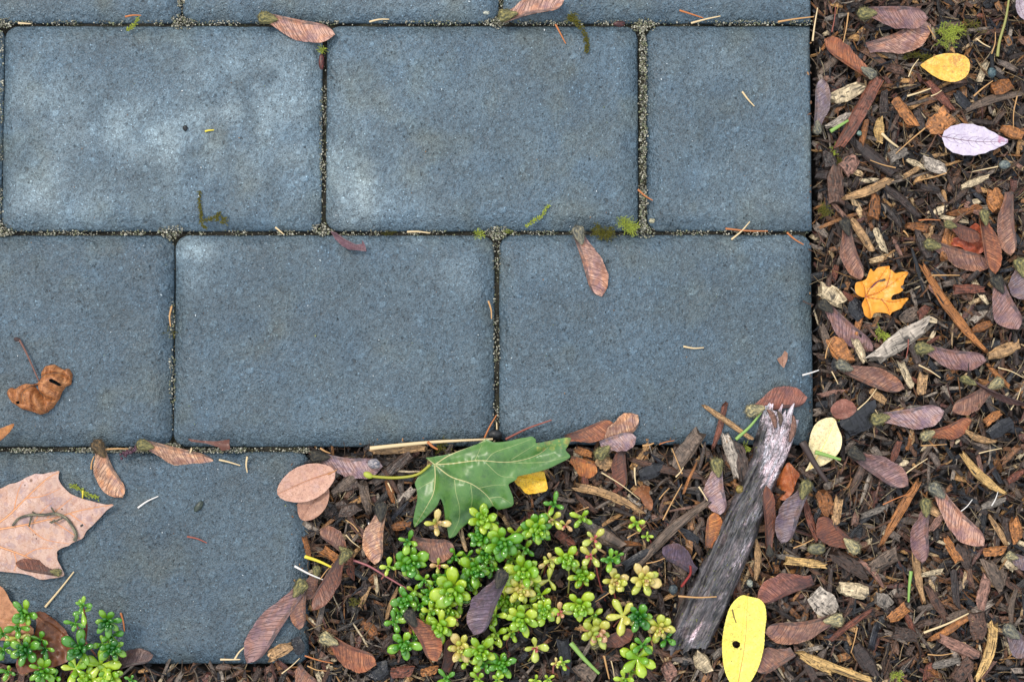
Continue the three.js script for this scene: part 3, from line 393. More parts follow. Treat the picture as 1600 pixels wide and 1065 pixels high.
const SE = [
  // on the pavers
  [[411, 32], [524, 53], 34, 1, 'pink', 'olive', 'pinkish brown winged maple seed bridging two stacked pavers at their corner', { tex: 0 }],
  [[786, 22], [882, 4], 36, -1, 'pink', 'olive', 'winged maple seed lying above the joint beside a strand of dark moss', { tex: 3 }],
  [[908, 360], [938, 464], 36, -1, 'pink', 'grey', 'mottled winged maple seed hanging from bright moss tuft over paver', { tex: 1 }],
  [[148, 697], [192, 777], 34, 1, 'tan', 'brown', 'pale tan winged maple seed beside point of the large tan leaf', { tex: 3 }],
  [[220, 698], [338, 727], 30, 1, 'tan', 'olive', 'brown winged maple seed lying along the paver joint with olive nutlet', { tex: 1 }],
  [[92, 892], [24, 880], 20, 1, 'chestnut', 'olive', 'dark chestnut winged maple seed lying on the large tan leaf', { h: 4.5 * MM, tex: 2 }],
  [[165, 1042], [240, 1024], 26, -1, 'dark', null, 'dark wing of a maple seed beside the small sedum clump', { tex: 2 }],
  [[1172, 637], [1262, 622], 36, -1, 'redbrown', 'beige', 'reddish winged maple seed lying on paver behind the bark slab end', { h: 3 * MM, tex: 0, wave: 0.3 }],
  // right hand bed
  [[1348, 26], [1452, 26], 36, 1, 'purple', 'olive', 'large purple brown maple seed lying over another beside yellow green moss', { h: 7 * MM, tex: 0 }],
  [[1360, 80], [1457, 34], 40, 1, 'pink', null, 'pinkish maple seed half covered by another beside yellow green moss', { h: 3 * MM, tex: 1 }],
  [[1363, 114], [1286, 64], 30, 1, 'russet', 'grey', 'russet winged maple seed between paver edge and yellow oval leaf', { tex: 0 }],
  [[1281, 204], [1283, 122], 24, 1, 'grey', 'grey', 'greyish winged maple seed standing against the cut paver edge', { tex: 1 }],
  [[1572, 300], [1580, 400], 30, 1, 'brown', null, 'dull brown maple seed wing with its nutlet buried, near red leaf', { tex: 2 }],
  [[1589, 412], [1606, 468], 36, 1, 'grey', 'olive', 'grey winged maple seed with fuzzy olive nutlet beside dull brown wing', { tex: 0 }],
  [[1540, 334], [1556, 428], 28, -1, 'russet', 'olive', 'glossy amber brown winged maple seed beside the crumpled red leaf', { h: 9 * MM, tex: 2 }],
  [[1450, 384], [1550, 414], 30, 1, 'brown', 'olive', 'brown winged maple seed below the crumpled red leaf', { tex: 1 }],
  [[1480, 353], [1534, 372], 22, 1, 'chestnut', 'olive', 'small chestnut winged maple seed resting across the crumpled red leaf', { h: 7 * MM, tex: 2 }],
  [[1316, 350], [1346, 438], 30, 1, 'brown', 'dark', 'dark based maple seed touching the small yellow maple leaf', { tex: 2 }],
  [[1284, 478], [1368, 548], 30, 1, 'purple', 'dark', 'purple brown winged maple seed under the small yellow maple leaf', { tex: 0 }],
  [[1314, 567], [1413, 609], 32, -1, 'brown', 'grey', 'orange tinged winged maple seed with grey nutlet below large pale chip', { tex: 1 }],
  [[1437, 547], [1542, 562], 33, 1, 'purple', 'olive', 'purple brown winged maple seed across the end of the split stick', { tex: 0 }],
  [[1552, 440], [1592, 514], 40, 1, 'purple', 'dark', 'broad purple brown maple seed above a short tan chip', { tex: 0 }],
  [[1370, 660], [1476, 641], 36, 1, 'lilac', 'olive', 'lilac grey winged maple seed with a dark spot beside blackened chip', { tex: 0 }],
  [[1445, 684], [1521, 655], 27, 1, 'russet', 'beige', 'orange brown winged maple seed with pale nutlet', { tex: 0 }],
  [[1562, 600], [1487, 641], 30, -1, 'brown', 'beige', 'dark winged maple seed crossed by a thin edge-on seed', { tex: 2 }],
  [[1508, 590], [1606, 638], 14, 1, 'dark', 'olive', 'thin dark maple seed seen edge-on over another seed', { h: 10 * MM, roll: 1.1, tex: 2, nut: 10 }],
  [[1336, 702], [1418, 759], 34, -1, 'purple', 'dark', 'dark purple winged maple seed beside the cream round leaf', { tex: 2 }],
  [[1254, 756], [1224, 850], 38, 1, 'grey', 'olive', 'blue grey winged maple seed beside orange brown curled leaf and bark slab', { h: 9 * MM, tex: 0 }],
  [[1332, 860], [1280, 808], 36, -1, 'chestnut', 'beige', 'dark red brown winged maple seed with pale fuzzy nutlet', { tex: 0 }],
  [[1310, 972], [1194, 986], 38, -1, 'brown', 'beige', 'ribbed grey brown maple seed touching the long yellow leaf', { tex: 1, ribs: 1.6 }],
  [[1268, 900], [1184, 938], 38, 1, 'redbrown', null, 'red brown maple seed wing lying above the long yellow leaf', { tex: 2 }],
  [[1236, 1012], [1178, 1046], 36, 1, 'brown', null, 'brown maple seed wing with red stalk below ribbed seed', { tex: 1 }],
  [[1572, 986], [1612, 1022], 34, 1, 'grey', 'grey', 'grey maple seed beside an upright honey coloured chip', { tex: 2 }],
  [[1576, 870], [1616, 882], 22, 1, 'grey', 'beige', 'fuzzy pale nutlet of a maple seed between two orange chips', { tex: 0 }],
  [[1116, 724], [1127, 804], 34, 1, 'lilac', 'olive', 'lilac brown winged maple seed beside the bark slab, above orange husk', { tex: 0 }],
  [[1090, 888], [1034, 856], 32, 1, 'plum', null, 'plum coloured maple seed with tan tip against the bark slab', { tex: 1 }],
  [[1205, 864], [1196, 758], 20, 1, 'chestnut', 'dark', 'slender chestnut maple seed lying along the bark slab', { h: 10 * MM, tex: 2 }],
  [[1112, 856], [1117, 800], 24, 1, 'orange', null, 'orange husk of a maple seed beside the bark slab', { tex: 2, ribs: 2 }],
  [[886, 690], [959, 660], 28, 1, 'russet', null, 'orange brown maple seed at the tip of the green leaf', { h: 4 * MM, tex: 2 }],
  [[934, 706], [999, 650], 34, -1, 'tan', 'olive', 'pale tan maple seed wing behind a frilled purple one on paver edge', { h: 3 * MM, tex: 1 }],
  [[940, 700], [994, 682], 28, 1, 'lilac', null, 'frilled lilac maple seed wing over a pale tan one', { h: 6 * MM, tex: 0, wave: 1.6, ribs: 2 }],
  [[966, 694], [972, 764], 24, 1, 'chestnut', null, 'dark brown maple seed wing hanging below the frilled lilac one', { tex: 2 }],
  [[890, 722], [934, 736], 28, 1, 'orange', null, 'orange brown curled maple seed under the green leaf', { tex: 0 }],
  // below the pavers
  [[492, 718], [598, 727], 36, 1, 'lilac', 'dark', 'lilac pink maple seed at paver edge beside the pinkish oval leaf', { tex: 0 }],
  [[592, 792], [586, 882], 34, 1, 'tan', 'dark', 'pale tan winged maple seed with dark nutlet above red stalk', { h: 7 * MM, tex: 1 }],
  [[546, 862], [500, 826], 26, 1, 'brown', 'olive', 'dull brown maple seed below the pinkish oval leaf', { h: 3 * MM, tex: 2 }],
  [[644, 852], [711, 857], 36, 1, 'brown', null, 'brown oval maple seed with tan rim nested among sedum', { tex: 1, h: 4 * MM }],
  [[543, 868], [488, 954], 26, -1, 'chestnut', 'olive', 'glossy chestnut maple seed standing on edge beside the red stalk', { h: 8 * MM, tex: 2 }],
  [[492, 888], [482, 938], 22, 1, 'brown', 'olive', 'small brown maple seed on paver corner by the white needle', { tex: 1 }],
  [[506, 1000], [589, 1036], 38, 1, 'russet', 'beige', 'rounded chestnut maple seed with large beige nutlet', { tex: 2 }],
  [[780, 896], [742, 992], 40, 1, 'plum', 'dark', 'dark plum corrugated maple seed lying on the sedum', { h: 20 * MM, tex: 2, ribs: 3, wave: 1.4 }],
  [[642, 958], [682, 1034], 32, -1, 'russet', 'dark', 'rusty maple seed with dark nutlet leaning among sedum', { h: 14 * MM, tex: 2 }],
  [[700, 1050], [704, 996], 30, 1, 'chestnut', null, 'chestnut maple seed wing tucked under the sedum', { h: -4 * MM, tex: 2 }],
  [[460, 1048], [492, 1076], 34, 1, 'brown', null, 'purplish maple seed wing beside rounded chestnut seed', { tex: 0 }],
  [[930, 1010], [990, 984], 24, 1, 'chestnut', 'olive', 'dark brown maple seed with fuzzy nutlet among pale sedum', { tex: 2, h: 3 * MM }],
];
for (const [N, T, w, s, c, nut, label, o] of SE) samara(N, T, w, s, c, nut, label, o);
{ // pairs that still hang together
  const g = samara([1456, 764], [1539, 852], 36, 1, 'pink', 'grey', 'pair of joined maple seeds with pinkish wings spread apart', { tex: 0, h: groundY(1480, 800) + 6 * MM }); samara([1442, 786], [1442, 880], 32, 1, 'purple', 'olive', '', { into: g, tex: 0, h: groundY(1480, 800) + 5 * MM });
  const k = samara([468, 910], [386, 1038], 40, 1, 'purple', 'olive', 'pair of joined maple seeds draped over the paver corner', { tex: 0, h: 4 * MM, roll: 0.1 }); samara([470, 918], [468, 984], 24, 1, 'brown', null, '', { into: k, tex: 1, h: 4 * MM });
}

// ---------------------------------------------------------------- leaves: sheets cut along their outline
function inside(P, x, y) { let c = false; for (let i = 0, j = P.length - 1; i < P.length; j = i++) { const [xi, yi] = P[i], [xj, yj] = P[j]; if ((yi > y) !== (yj > y) && x < (xj - xi) * (y - yi) / (yj - yi) + xi) c = !c; } return c; }
function nearest(P, x, y) { let best = 1e9, bx = 0, by = 0; for (let i = 0, j = P.length - 1; i < P.length; j = i++) { const [x1, y1] = P[j], [x2, y2] = P[i]; const dx = x2 - x1, dy = y2 - y1; const t = clamp(((x - x1) * dx + (y - y1) * dy) / (dx * dx + dy * dy || 1)); const qx = x1 + dx * t, qy = y1 + dy * t, d = (qx - x) ** 2 + (qy - y) ** 2; if (d < best) { best = d; bx = qx; by = qy; } } return [bx, by, Math.sqrt(best)]; }
function smooth(P, k = 1) { for (let n = 0; n < k; n++) { const Q = []; for (let i = 0; i < P.length; i++) { const a = P[i], b = P[(i + 1) % P.length]; Q.push([a[0] * 0.78 + b[0] * 0.22, a[1] * 0.78 + b[1] * 0.22], [a[0] * 0.22 + b[0] * 0.78, a[1] * 0.22 + b[1] * 0.78]); } P = Q; } return P; }
function frill(P, amp, step, seed) { const r = rng(seed), Q = []; for (let i = 0; i < P.length; i++) { const a = P[i], b = P[(i + 1) % P.length]; const n = Math.max(1, Math.round(Math.hypot(b[0] - a[0], b[1] - a[1]) / step)); for (let k = 0; k < n; k++) { const t = k / n; Q.push([lerp(a[0], b[0], t) + (r() - 0.5) * amp, lerp(a[1], b[1], t) + (r() - 0.5) * amp]); } } return Q; }
// outline in photograph pixels; height(px, py, distance from the rim in px) in metres above the base
function sheet(outline, o) {
  const xs = outline.map(p => p[0]), ys = outline.map(p => p[1]); const x0 = Math.min(...xs) - 2, x1 = Math.max(...xs) + 2, y0 = Math.min(...ys) - 2, y1 = Math.max(...ys) + 2, c = o.cell || 2.5;
  const nx = Math.ceil((x1 - x0) / c), ny = Math.ceil((y1 - y0) / c), id = new Map(), V = [], F = [];
  const isIn = (x, y) => inside(outline, x, y) && !(o.holes || []).some(h => inside(h, x, y));
  const all = [outline, ...(o.holes || [])];
  const vert = (i, j) => { const k = j * (nx + 1) + i; if (!id.has(k)) { id.set(k, V.length); V.push([x0 + i * c, y0 + j * c]); } return id.get(k); };
  const cells = new Set(); for (let j = 0; j < ny; j++) for (let i = 0; i < nx; i++) if (isIn(x0 + (i + 0.5) * c, y0 + (j + 0.5) * c)) { cells.add(j * nx + i); F.push([vert(i, j), vert(i + 1, j), vert(i + 1, j + 1), vert(i, j + 1)]); }
  // rim vertices move on to the outline
  const edge = new Map(); for (const f of F) for (let k = 0; k < 4; k++) { const a = f[k], b = f[(k + 1) % 4]; const e = a < b ? a + '_' + b : b + '_' + a; edge.set(e, (edge.get(e) || 0) + 1); }
  const rim = new Set(), border = []; for (const f of F) for (let k = 0; k < 4; k++) { const a = f[k], b = f[(k + 1) % 4]; if (edge.get(a < b ? a + '_' + b : b + '_' + a) === 1) { rim.add(a); rim.add(b); border.push([a, b]); } }
  for (const k of rim) { let best = null; for (const P of all) { const n = nearest(P, V[k][0], V[k][1]); if (!best || n[2] < best[2]) best = n; } if (best[2] < c * 1.5) V[k] = [best[0], best[1]]; }
  const base = at((x0 + x1) / 2, (y0 + y1) / 2, o.h || 0), pos = [], uv = [], idx = [], T = o.thick ?? 0.18 * MM;
  for (const s of [1, -1]) for (const [px, py] of V) { const d = nearest(outline, px, py)[2]; const p = at(px, py, o.h || 0); pos.push(p.x - base.x, (o.height ? o.height(px, py, d) : 0) + s * T, p.z - base.z); uv.push((px - x0) / (x1 - x0), 1 - (py - y0) / (y1 - y0)); }
  const S = V.length; for (const [a, b, cc, d] of F) { idx.push(a, cc, b, a, d, cc); idx.push(S + a, S + b, S + cc, S + a, S + cc, S + d); }
  for (const [a, b] of border) idx.push(a, b, S + a, b, S + b, S + a);
  const g = geoFrom(pos, uv, idx); const sc = (o.res || 3);
  const tw = Math.min(1400, Math.ceil((x1 - x0) * sc)), th = Math.min(1400, Math.ceil((y1 - y0) * sc));
  const map = canvasTex(tw, th, ctx => { ctx.scale(tw / (x1 - x0), th / (y1 - y0)); ctx.translate(-x0, -y0); o.paint(ctx, [x0, y0, x1, y1]); });
  const mat = new THREE.MeshPhysicalMaterial({ map, bumpMap: map, bumpScale: (o.bump ?? 0.35) * MM, roughness: o.rough ?? 0.5, side: THREE.DoubleSide, ...(o.coat ? { clearcoat: o.coat, clearcoatRoughness: 0.3 } : {}), ...(o.mat || {}) });
  const m = mesh(g, mat, o.name || 'blade', o.parent || null); m.position.copy(base); if (o.parent) m.position.sub(o.parent.position); return m;
}
function blotches(ctx, [x0, y0, x1, y1], seed, n, cols, r0, r1) { const r = rng(seed); for (let k = 0; k < n; k++) { ctx.fillStyle = cols[(r() * cols.length) | 0]; ctx.beginPath(); const q = r0 + (r1 - r0) * r() * r(); ctx.ellipse(lerp(x0, x1, r()), lerp(y0, y1, r()), q, q * (0.5 + 0.5 * r()), r() * 3, 0, 7); ctx.fill(); } }
function stroke(ctx, pts, w, style) { ctx.strokeStyle = style; ctx.lineCap = 'round'; ctx.lineJoin = 'round'; for (let i = 0; i < pts.length - 1; i++) { ctx.lineWidth = Math.max(0.35, w * (1 - 0.75 * i / pts.length)); ctx.beginPath(); ctx.moveTo(...pts[i]); ctx.lineTo(...pts[i + 1]); ctx.stroke(); } }
function curveP(pts, n = 14) { const c = new THREE.CatmullRomCurve3(pts.map(p => new THREE.Vector3(p[0], p[1], 0))); return c.getPoints(n).map(p => [p.x, p.y]); }
function sideVeins(ctx, main, step, len, ang, w, style, seed) { const r = rng(seed); const n = main.length; for (let i = 1; i < n - 1; i += step) { const [x, y] = main[i], [x2, y2] = main[i + 1]; const a = Math.atan2(y2 - y, x2 - x); for (const s of [-1, 1]) { const l = len * (0.6 + 0.6 * r()) * (1 - 0.5 * i / n), b = a + s * ang * (0.8 + 0.4 * r()); stroke(ctx, curveP([[x, y], [x + Math.cos(b) * l * 0.5, y + Math.sin(b) * l * 0.5], [x + Math.cos(b - s * 0.3) * l, y + Math.sin(b - s * 0.3) * l]], 6), w, style); } } }
function reticule(ctx, [x0, y0, x1, y1], seed, n, style, len) { const r = rng(seed); ctx.strokeStyle = style; ctx.lineWidth = 0.8; for (let k = 0; k < n; k++) { const x = lerp(x0, x1, r()), y = lerp(y0, y1, r()); let a = r() * 6.28; ctx.beginPath(); ctx.moveTo(x, y); let px = x, py = y; for (let i = 0; i < 3; i++) { px += Math.cos(a) * len / 3; py += Math.sin(a) * len / 3; a += (r() - 0.5) * 1.6; ctx.lineTo(px, py); } ctx.stroke(); } }
const leafThing = (name, px, py, h) => { const g = new THREE.Group(); top(g, name); g.position.copy(at(px, py, h)); return g; };

{ // the big green maple leaf
  const Z = p => [550 + p[0] / 4.571, 670 + p[1] / 4.571];
  let out = [[520, 205], [600, 197], [650, 187], [720, 170], [830, 130], [900, 105], [962, 68], [1010, 97], [1090, 92], [1180, 70], [1285, 52], [1318, 78], [1305, 102], [1350, 97], [1450, 72], [1540, 62], [1566, 66], [1545, 118], [1520, 150], [1566, 197], [1480, 243], [1400, 280], [1300, 312], [1180, 337], [1172, 362], [1112, 388], [1132, 430], [1150, 490], [1158, 545], [1100, 563], [1040, 580], [1005, 545], [940, 600], [850, 652], [780, 712], [735, 768], [690, 787], [680, 720], [665, 640], [655, 560], [634, 490], [610, 545], [560, 602], [500, 660], [440, 712], [430, 660], [450, 570], [465, 500], [465, 440], [445, 390], [470, 340], [520, 282], [556, 264], [578, 252]].map(Z);
  out = smooth(frill(out, 1.2, 9, 12), 1);
  const J = Z([590, 255]); const V = [[[590, 255], [720, 245], [900, 222], [1100, 235], [1250, 212], [1340, 175], [1400, 130]], [[590, 255], [700, 335], [850, 385], [930, 440], [985, 500], [1010, 545]], [[590, 255], [592, 360], [580, 460], [540, 540], [440, 705]], [[590, 255], [690, 190], [830, 130], [960, 80]], [[590, 255], [540, 215]]].map(v => curveP(v.map(Z), 22));
  const V2 = [[[735, 360], [745, 450], [770, 560], [760, 660], [700, 780]], [[960, 225], [1010, 170], [1150, 120], [1280, 70]], [[960, 240], [1060, 330], [1160, 345]], [[1090, 236], [1250, 240], [1400, 230], [1540, 195]], [[1140, 215], [1220, 165], [1310, 110]], [[985, 490], [1060, 485], [1140, 530]], [[850, 385], [860, 500], [840, 600]], [[590, 370], [520, 400], [460, 440]], [[880, 225], [900, 180], [930, 110]], [[900, 420], [1000, 400], [1100, 395]]].map(v => curveP(v.map(Z), 12));
  const g = leafThing('maple_leaf', J[0], J[1], 7 * MM); tag(g, 'large glossy green maple leaf lying across paver edge and sedum', 'leaf');
  const near = (L, x, y) => { let b = 1e9; for (const v of L) for (const [a, c] of v) b = Math.min(b, (a - x) ** 2 + (c - y) ** 2); return Math.sqrt(b); };
  const H = (px, py, d) => {
    let y = 0.5 * MM + 9 * MM * sstep(660, 740, px) * sstep(840, 760, py) - 2 * MM * sstep(780, 890, px);
    y += 4.2 * MM * Math.sin((px * 0.8 + py * 0.75) / 20 + 0.8) * sstep(1, 22, d) - 5 * MM * sstep(770, 850, py) - 3 * MM * sstep(700, 640, px);
    y -= 1.5 * MM * Math.exp(-((near(V, px, py) / 5) ** 2)) ; y -= 1.0 * MM * sstep(9, 0, d); y += 0.7 * MM * (fbm(px / 9, py / 9, 801, 2) - 0.5); return y; };
  const b = sheet(out, { parent: g, name: 'blade', h: 7 * MM, cell: 2, height: H, rough: 0.36, coat: 0.3, bump: 0.22, res: 5, mat: { clearcoatRoughness: 0.42 }, paint: (c, B) => {
    c.fillStyle = '#46712e'; c.fillRect(B[0], B[1], B[2] - B[0], B[3] - B[1]); blotches(c, B, 3, 420, ['rgba(78,116,46,.14)', 'rgba(30,58,26,.14)', 'rgba(104,128,54,.10)', 'rgba(44,80,44,.12)'], 3, 22); reticule(c, B, 4, 2600, 'rgba(96,124,60,.28)', 6);
    for (const v of V2) sideVeins(c, v, 2, 9, 0.8, 0.5, 'rgba(120,140,80,.35)', 5); for (const v of V) sideVeins(c, v, 2, 13, 0.8, 0.6, 'rgba(124,146,84,.35)', 6);
    for (const v of V2) { stroke(c, v, 2.0, 'rgba(84,112,56,.5)'); stroke(c, v, 0.85, 'rgba(168,172,112,.8)'); } for (const v of V) { stroke(c, v, 3.4, 'rgba(84,110,50,.5)'); stroke(c, v, 1.6, '#b9b07a'); }
    blotches(c, [835, 683, 893, 702], 9, 46, ['rgba(186,160,60,.28)', 'rgba(120,86,40,.35)', 'rgba(200,180,70,.25)'], 1, 6); blotches(c, B, 14, 40, ['rgba(70,60,30,.6)'], 0.3, 1.1);
  } });
  mesh(tube([[672, 726, 9], [652, 741, 6], [620, 746, 3], [592, 745, 3], [576, 743, 3.5]].map(([x, y, h]) => at(x, y, h * MM).sub(g.position)), 1.0 * MM, 1.2 * MM, 16, 8), std('#98962f', { roughness: 0.45 }), 'petiole', g);
  const e = mesh(new THREE.SphereGeometry(1, 12, 8), std('#a0a83c', { roughness: 0.5 }), 'petiole_base', g); e.position.copy(at(575, 742, 3.5 * MM)).sub(g.position); e.scale.set(4 * MM, 2.2 * MM, 2.6 * MM); e.rotation.y = -0.4;
}
{ // large tan leaf on the paver
  const Z = p => [p[0] / 4.4375, 700 + p[1] / 4.4375];
  let out = [[410, 155], [405, 210], [430, 265], [490, 315], [560, 345], [640, 370], [700, 385], [745, 392], [795, 385], [790, 400], [740, 435], [700, 480], [650, 530], [600, 575], [580, 620], [540, 642], [500, 655], [480, 675], [420, 695], [395, 715], [400, 770], [420, 810], [450, 868], [440, 890], [380, 900], [290, 910], [240, 890], [180, 872], [100, 862], [0, 852], [-150, 846], [-270, 900], [-320, 800], [-430, 720], [-310, 650], [-430, 570], [-310, 490], [-350, 340], [-230, 310], [-190, 160], [-70, 245], [0, 280], [70, 250], [150, 225], [220, 185], [250, 172], [290, 178], [350, 165]].map(Z);
  out = smooth(frill(out, 1.6, 8, 22), 1);
  const B0 = [-260, 600]; const V = [[B0, [0, 510], [180, 350], [330, 210], [405, 165]], [B0, [0, 560], [200, 525], [350, 490], [560, 430], [790, 388]], [B0, [0, 680], [180, 750], [330, 830], [440, 885]]].map(v => curveP(v.map(Z), 20));
  const V2 = [[[190, 530], [300, 625], [480, 660]], [[350, 495], [520, 600], [560, 630]], [[330, 480], [430, 400], [510, 335]], [[480, 450], [600, 530]], [[180, 345], [300, 330], [420, 280]], [[100, 420], [130, 300], [160, 230]], [[170, 745], [250, 700], [370, 690]], [[100, 715], [120, 800], [100, 855]], [[230, 520], [300, 430], [360, 380]]].map(v => curveP(v.map(Z), 10));
  const near = (L, x, y) => { let b = 1e9; for (const v of L) for (const [a, c] of v) b = Math.min(b, (a - x) ** 2 + (c - y) ** 2); return Math.sqrt(b); };
  const g = leafThing('maple_leaf', 20, 820, 2 * MM); tag(g, 'large dry tan maple leaf with orange veins lying on paver', 'leaf');
  sheet(out, { parent: g, h: 2 * MM, cell: 2.5, rough: 0.62, bump: 0.45, res: 4, height: (x, y, d) => 1.2 * MM + 2.6 * MM * fbm(x / 45, y / 45, 811, 2) - 1.0 * MM * Math.exp(-((near(V, x, y) / 4) ** 2)) + 1.6 * MM * Math.sin(x / 19 + y / 33) * sstep(0, 14, d) * 0.6 - 0.8 * MM * sstep(10, 0, d) + (x > 150 ? 2 * MM * sstep(150, 180, x) : 0), paint: (c, B) => {
    c.fillStyle = '#bb9b8b'; c.fillRect(B[0], B[1], B[2] - B[0], B[3] - B[1]); blotches(c, B, 31, 700, ['rgba(214,178,158,.2)', 'rgba(168,132,126,.16)', 'rgba(196,142,110,.15)', 'rgba(224,200,190,.2)', 'rgba(140,118,128,.13)'], 2, 16); blotches(c, B, 32, 420, ['rgba(104,92,114,.22)', 'rgba(120,100,112,.2)', 'rgba(150,104,90,.2)', 'rgba(176,120,84,.18)'], 2, 11); reticule(c, B, 36, 3600, 'rgba(150,104,84,.3)', 6); blotches(c, B, 38, 500, ['rgba(236,216,206,.25)', 'rgba(120,92,88,.22)'], 0.4, 1.8);
    for (const v of V) { sideVeins(c, v, 1, 13, 0.9, 0.6, 'rgba(160,104,76,.35)', 41); } for (const v of V2) { sideVeins(c, v, 1, 8, 0.9, 0.5, 'rgba(160,104,76,.3)', 42); stroke(c, v, 2.4, 'rgba(150,96,66,.5)'); stroke(c, v, 1.5, 'rgba(214,146,100,.9)'); } for (const v of V) { stroke(c, v, 4.4, 'rgba(140,86,58,.6)'); stroke(c, v, 2.4, '#d89a6c'); }
    blotches(c, B, 33, 40, ['rgba(60,36,30,.8)', 'rgba(90,54,40,.7)'], 0.5, 1.9); const [hx, hy] = Z([571, 535]); c.fillStyle = '#2a2422'; c.save(); c.translate(hx, hy); c.rotate(-0.6); c.fillRect(-2.4, -1.6, 4.8, 3.2); c.restore(); const [ax, ay] = Z([220, 223]); c.fillStyle = '#7a5a4c'; c.beginPath(); c.arc(ax, ay, 2.4, 0, 7); c.fill();
  } });
  // lichened twig resting on it
  const t = new THREE.Group(); top(t, 'lichen_twig'); tag(t, 'curved grey lichened twig with short stubs lying on the tan leaf', 'twig'); t.position.copy(at(90, 815, 6 * MM));
  const bark = new THREE.MeshStandardMaterial({ color: '#a09a8c', map: nutTex, bumpMap: nutTex, bumpScale: 0.6 * MM, roughness: 0.9 }); const P = ([x, y], h = 6) => at(x / 4.4375, 700 + y / 4.4375, h * MM).sub(t.position);
  mesh(tube([P([85, 530], 5), P([130, 492]), P([210, 468]), P([300, 455]), P([380, 455]), P([450, 490]), P([510, 545]), P([532, 600]), P([515, 648], 5)].map((p, i) => p.add(new THREE.Vector3(0.8 * MM * Math.sin(i * 5.1), 0.4 * MM * Math.cos(i * 3), 0.8 * MM * Math.cos(i * 4.3)))), 0.9 * MM, 1.5 * MM, 34, 8), bark, 'stem', t);
  for (const [a, b] of [[[240, 455], [222, 440]], [[380, 455], [352, 410]], [[380, 500], [340, 515]], [[215, 475], [198, 545]], [[440, 480], [350, 520]]]) mesh(tube([P(a), P(b, 7.5)], 0.8 * MM, 0.6 * MM, 4, 6), bark, 'stub', t);
}
{ // crumpled brown leaf with stalk
  const Z = p => [p[0] / 5.325, 500 + p[1] / 5.325];
  let out = [[55, 600], [70, 565], [95, 558], [118, 575], [160, 542], [210, 526], [270, 534], [305, 522], [335, 480], [342, 430], [372, 382], [445, 366], [520, 412], [570, 402], [598, 455], [582, 540], [540, 552], [512, 592], [490, 650], [440, 722], [382, 772], [330, 787], [280, 767], [180, 742], [100, 692], [65, 645]].map(Z); out = smooth(frill(out, 0.8, 5, 52), 1);
  const holes = [[[436, 497], [458, 488], [500, 512], [528, 540], [508, 552], [470, 530], [440, 515]], [[148, 680], [176, 674], [176, 696], [150, 698]]].map(h => h.map(Z));
  const g = leafThing('curled_leaf', 60, 612, 0); tag(g, 'crumpled brown leaf with a stalk lying on a paver', 'leaf');
  const fold = (x, y) => { const [zx, zy] = [x * 5.325, (y - 500) * 5.325]; const a = Math.exp(-(((zx - 450) / 120) ** 2 + ((zy - 480) / 90) ** 2)), b = Math.exp(-(((zx - 190) / 110) ** 2 + ((zy - 640) / 70) ** 2)), c = Math.exp(-(((zx - 340) / 90) ** 2 + ((zy - 650) / 110) ** 2)); const crease = Math.exp(-(((zx - 300 - (zy - 560) * 0.6) / 22) ** 2)) * sstep(500, 560, zy) * sstep(740, 640, zy); return 5 * a + 3.6 * b + 4.6 * c - 3.2 * crease; };
  const CR = [[[[300, 540], [320, 590], [380, 640], [460, 665]], 4.5], [[[310, 520], [350, 470], [440, 445], [530, 450], [580, 500]], 4.2], [[[295, 545], [240, 560], [195, 610], [190, 690]], 3.2], [[[290, 590], [280, 660], [290, 760]], 3.6], [[[360, 620], [380, 690], [370, 760]], 2.6], [[[120, 580], [130, 640], [110, 690]], 2.4], [[[400, 380], [410, 430]], 2.4], [[[520, 415], [540, 500]], 3.0], [[[240, 620], [230, 700]], 1.8], [[[430, 560], [480, 600]], 2.2]].map(([v, k]) => [curveP(v.map(Z), 12), k]);
  const crease = (x, y) => { let t = 0; for (const [v, k] of CR) { let b = 1e9; for (let i = 0; i < v.length - 1; i++) { const [x1, y1] = v[i], [x2, y2] = v[i + 1], dx = x2 - x1, dy = y2 - y1, u = clamp(((x - x1) * dx + (y - y1) * dy) / (dx * dx + dy * dy)); b = Math.min(b, Math.hypot(x - x1 - dx * u, y - y1 - dy * u)); } t += 1.5 * k * Math.exp(-b / 3.6); } return Math.min(t, 9); };
  sheet(out, { parent: g, h: 2 * MM, cell: 1.2, holes, rough: 0.5, bump: 0.5, res: 6, height: (x, y, d) => MM * (-1.6 + 6.5 * Math.sqrt(clamp(1 - (1 - clamp(d / 7)) ** 2)) + 1.3 * fold(x, y) * sstep(0, 8, d) - crease(x, y) * sstep(0, 5, d) + 0.9 * (fbm(x / 7, y / 7, 821, 2) - 0.5)), paint: (c, B) => {
    c.fillStyle = '#a56a3e'; c.fillRect(B[0], B[1], B[2] - B[0], B[3] - B[1]); blotches(c, B, 61, 700, ['rgba(196,128,76,.22)', 'rgba(110,60,32,.2)', 'rgba(216,160,112,.2)', 'rgba(140,80,44,.2)'], 1, 7);
    reticule(c, B, 63, 500, 'rgba(78,42,22,.4)', 5);
    const r = rng(62); for (let k = 0; k < 110; k++) { const x = lerp(B[0], B[2], r()), y = lerp(B[1], B[3], r()), a = r() * 6; stroke(c, curveP([[x, y], [x + 5 * Math.cos(a), y + 5 * Math.sin(a)], [x + 10 * Math.cos(a + 0.5), y + 10 * Math.sin(a + 0.5)]], 5), 0.5, 'rgba(70,38,22,.5)'); }
    for (const v of [[[310, 520], [350, 470], [440, 445], [530, 450], [580, 500]], [[300, 540], [320, 590], [380, 640], [460, 665]], [[295, 545], [240, 560], [195, 610], [190, 680]]]) { const q = curveP(v.map(Z), 14); stroke(c, q, 1.5, '#6b5848'); } } });
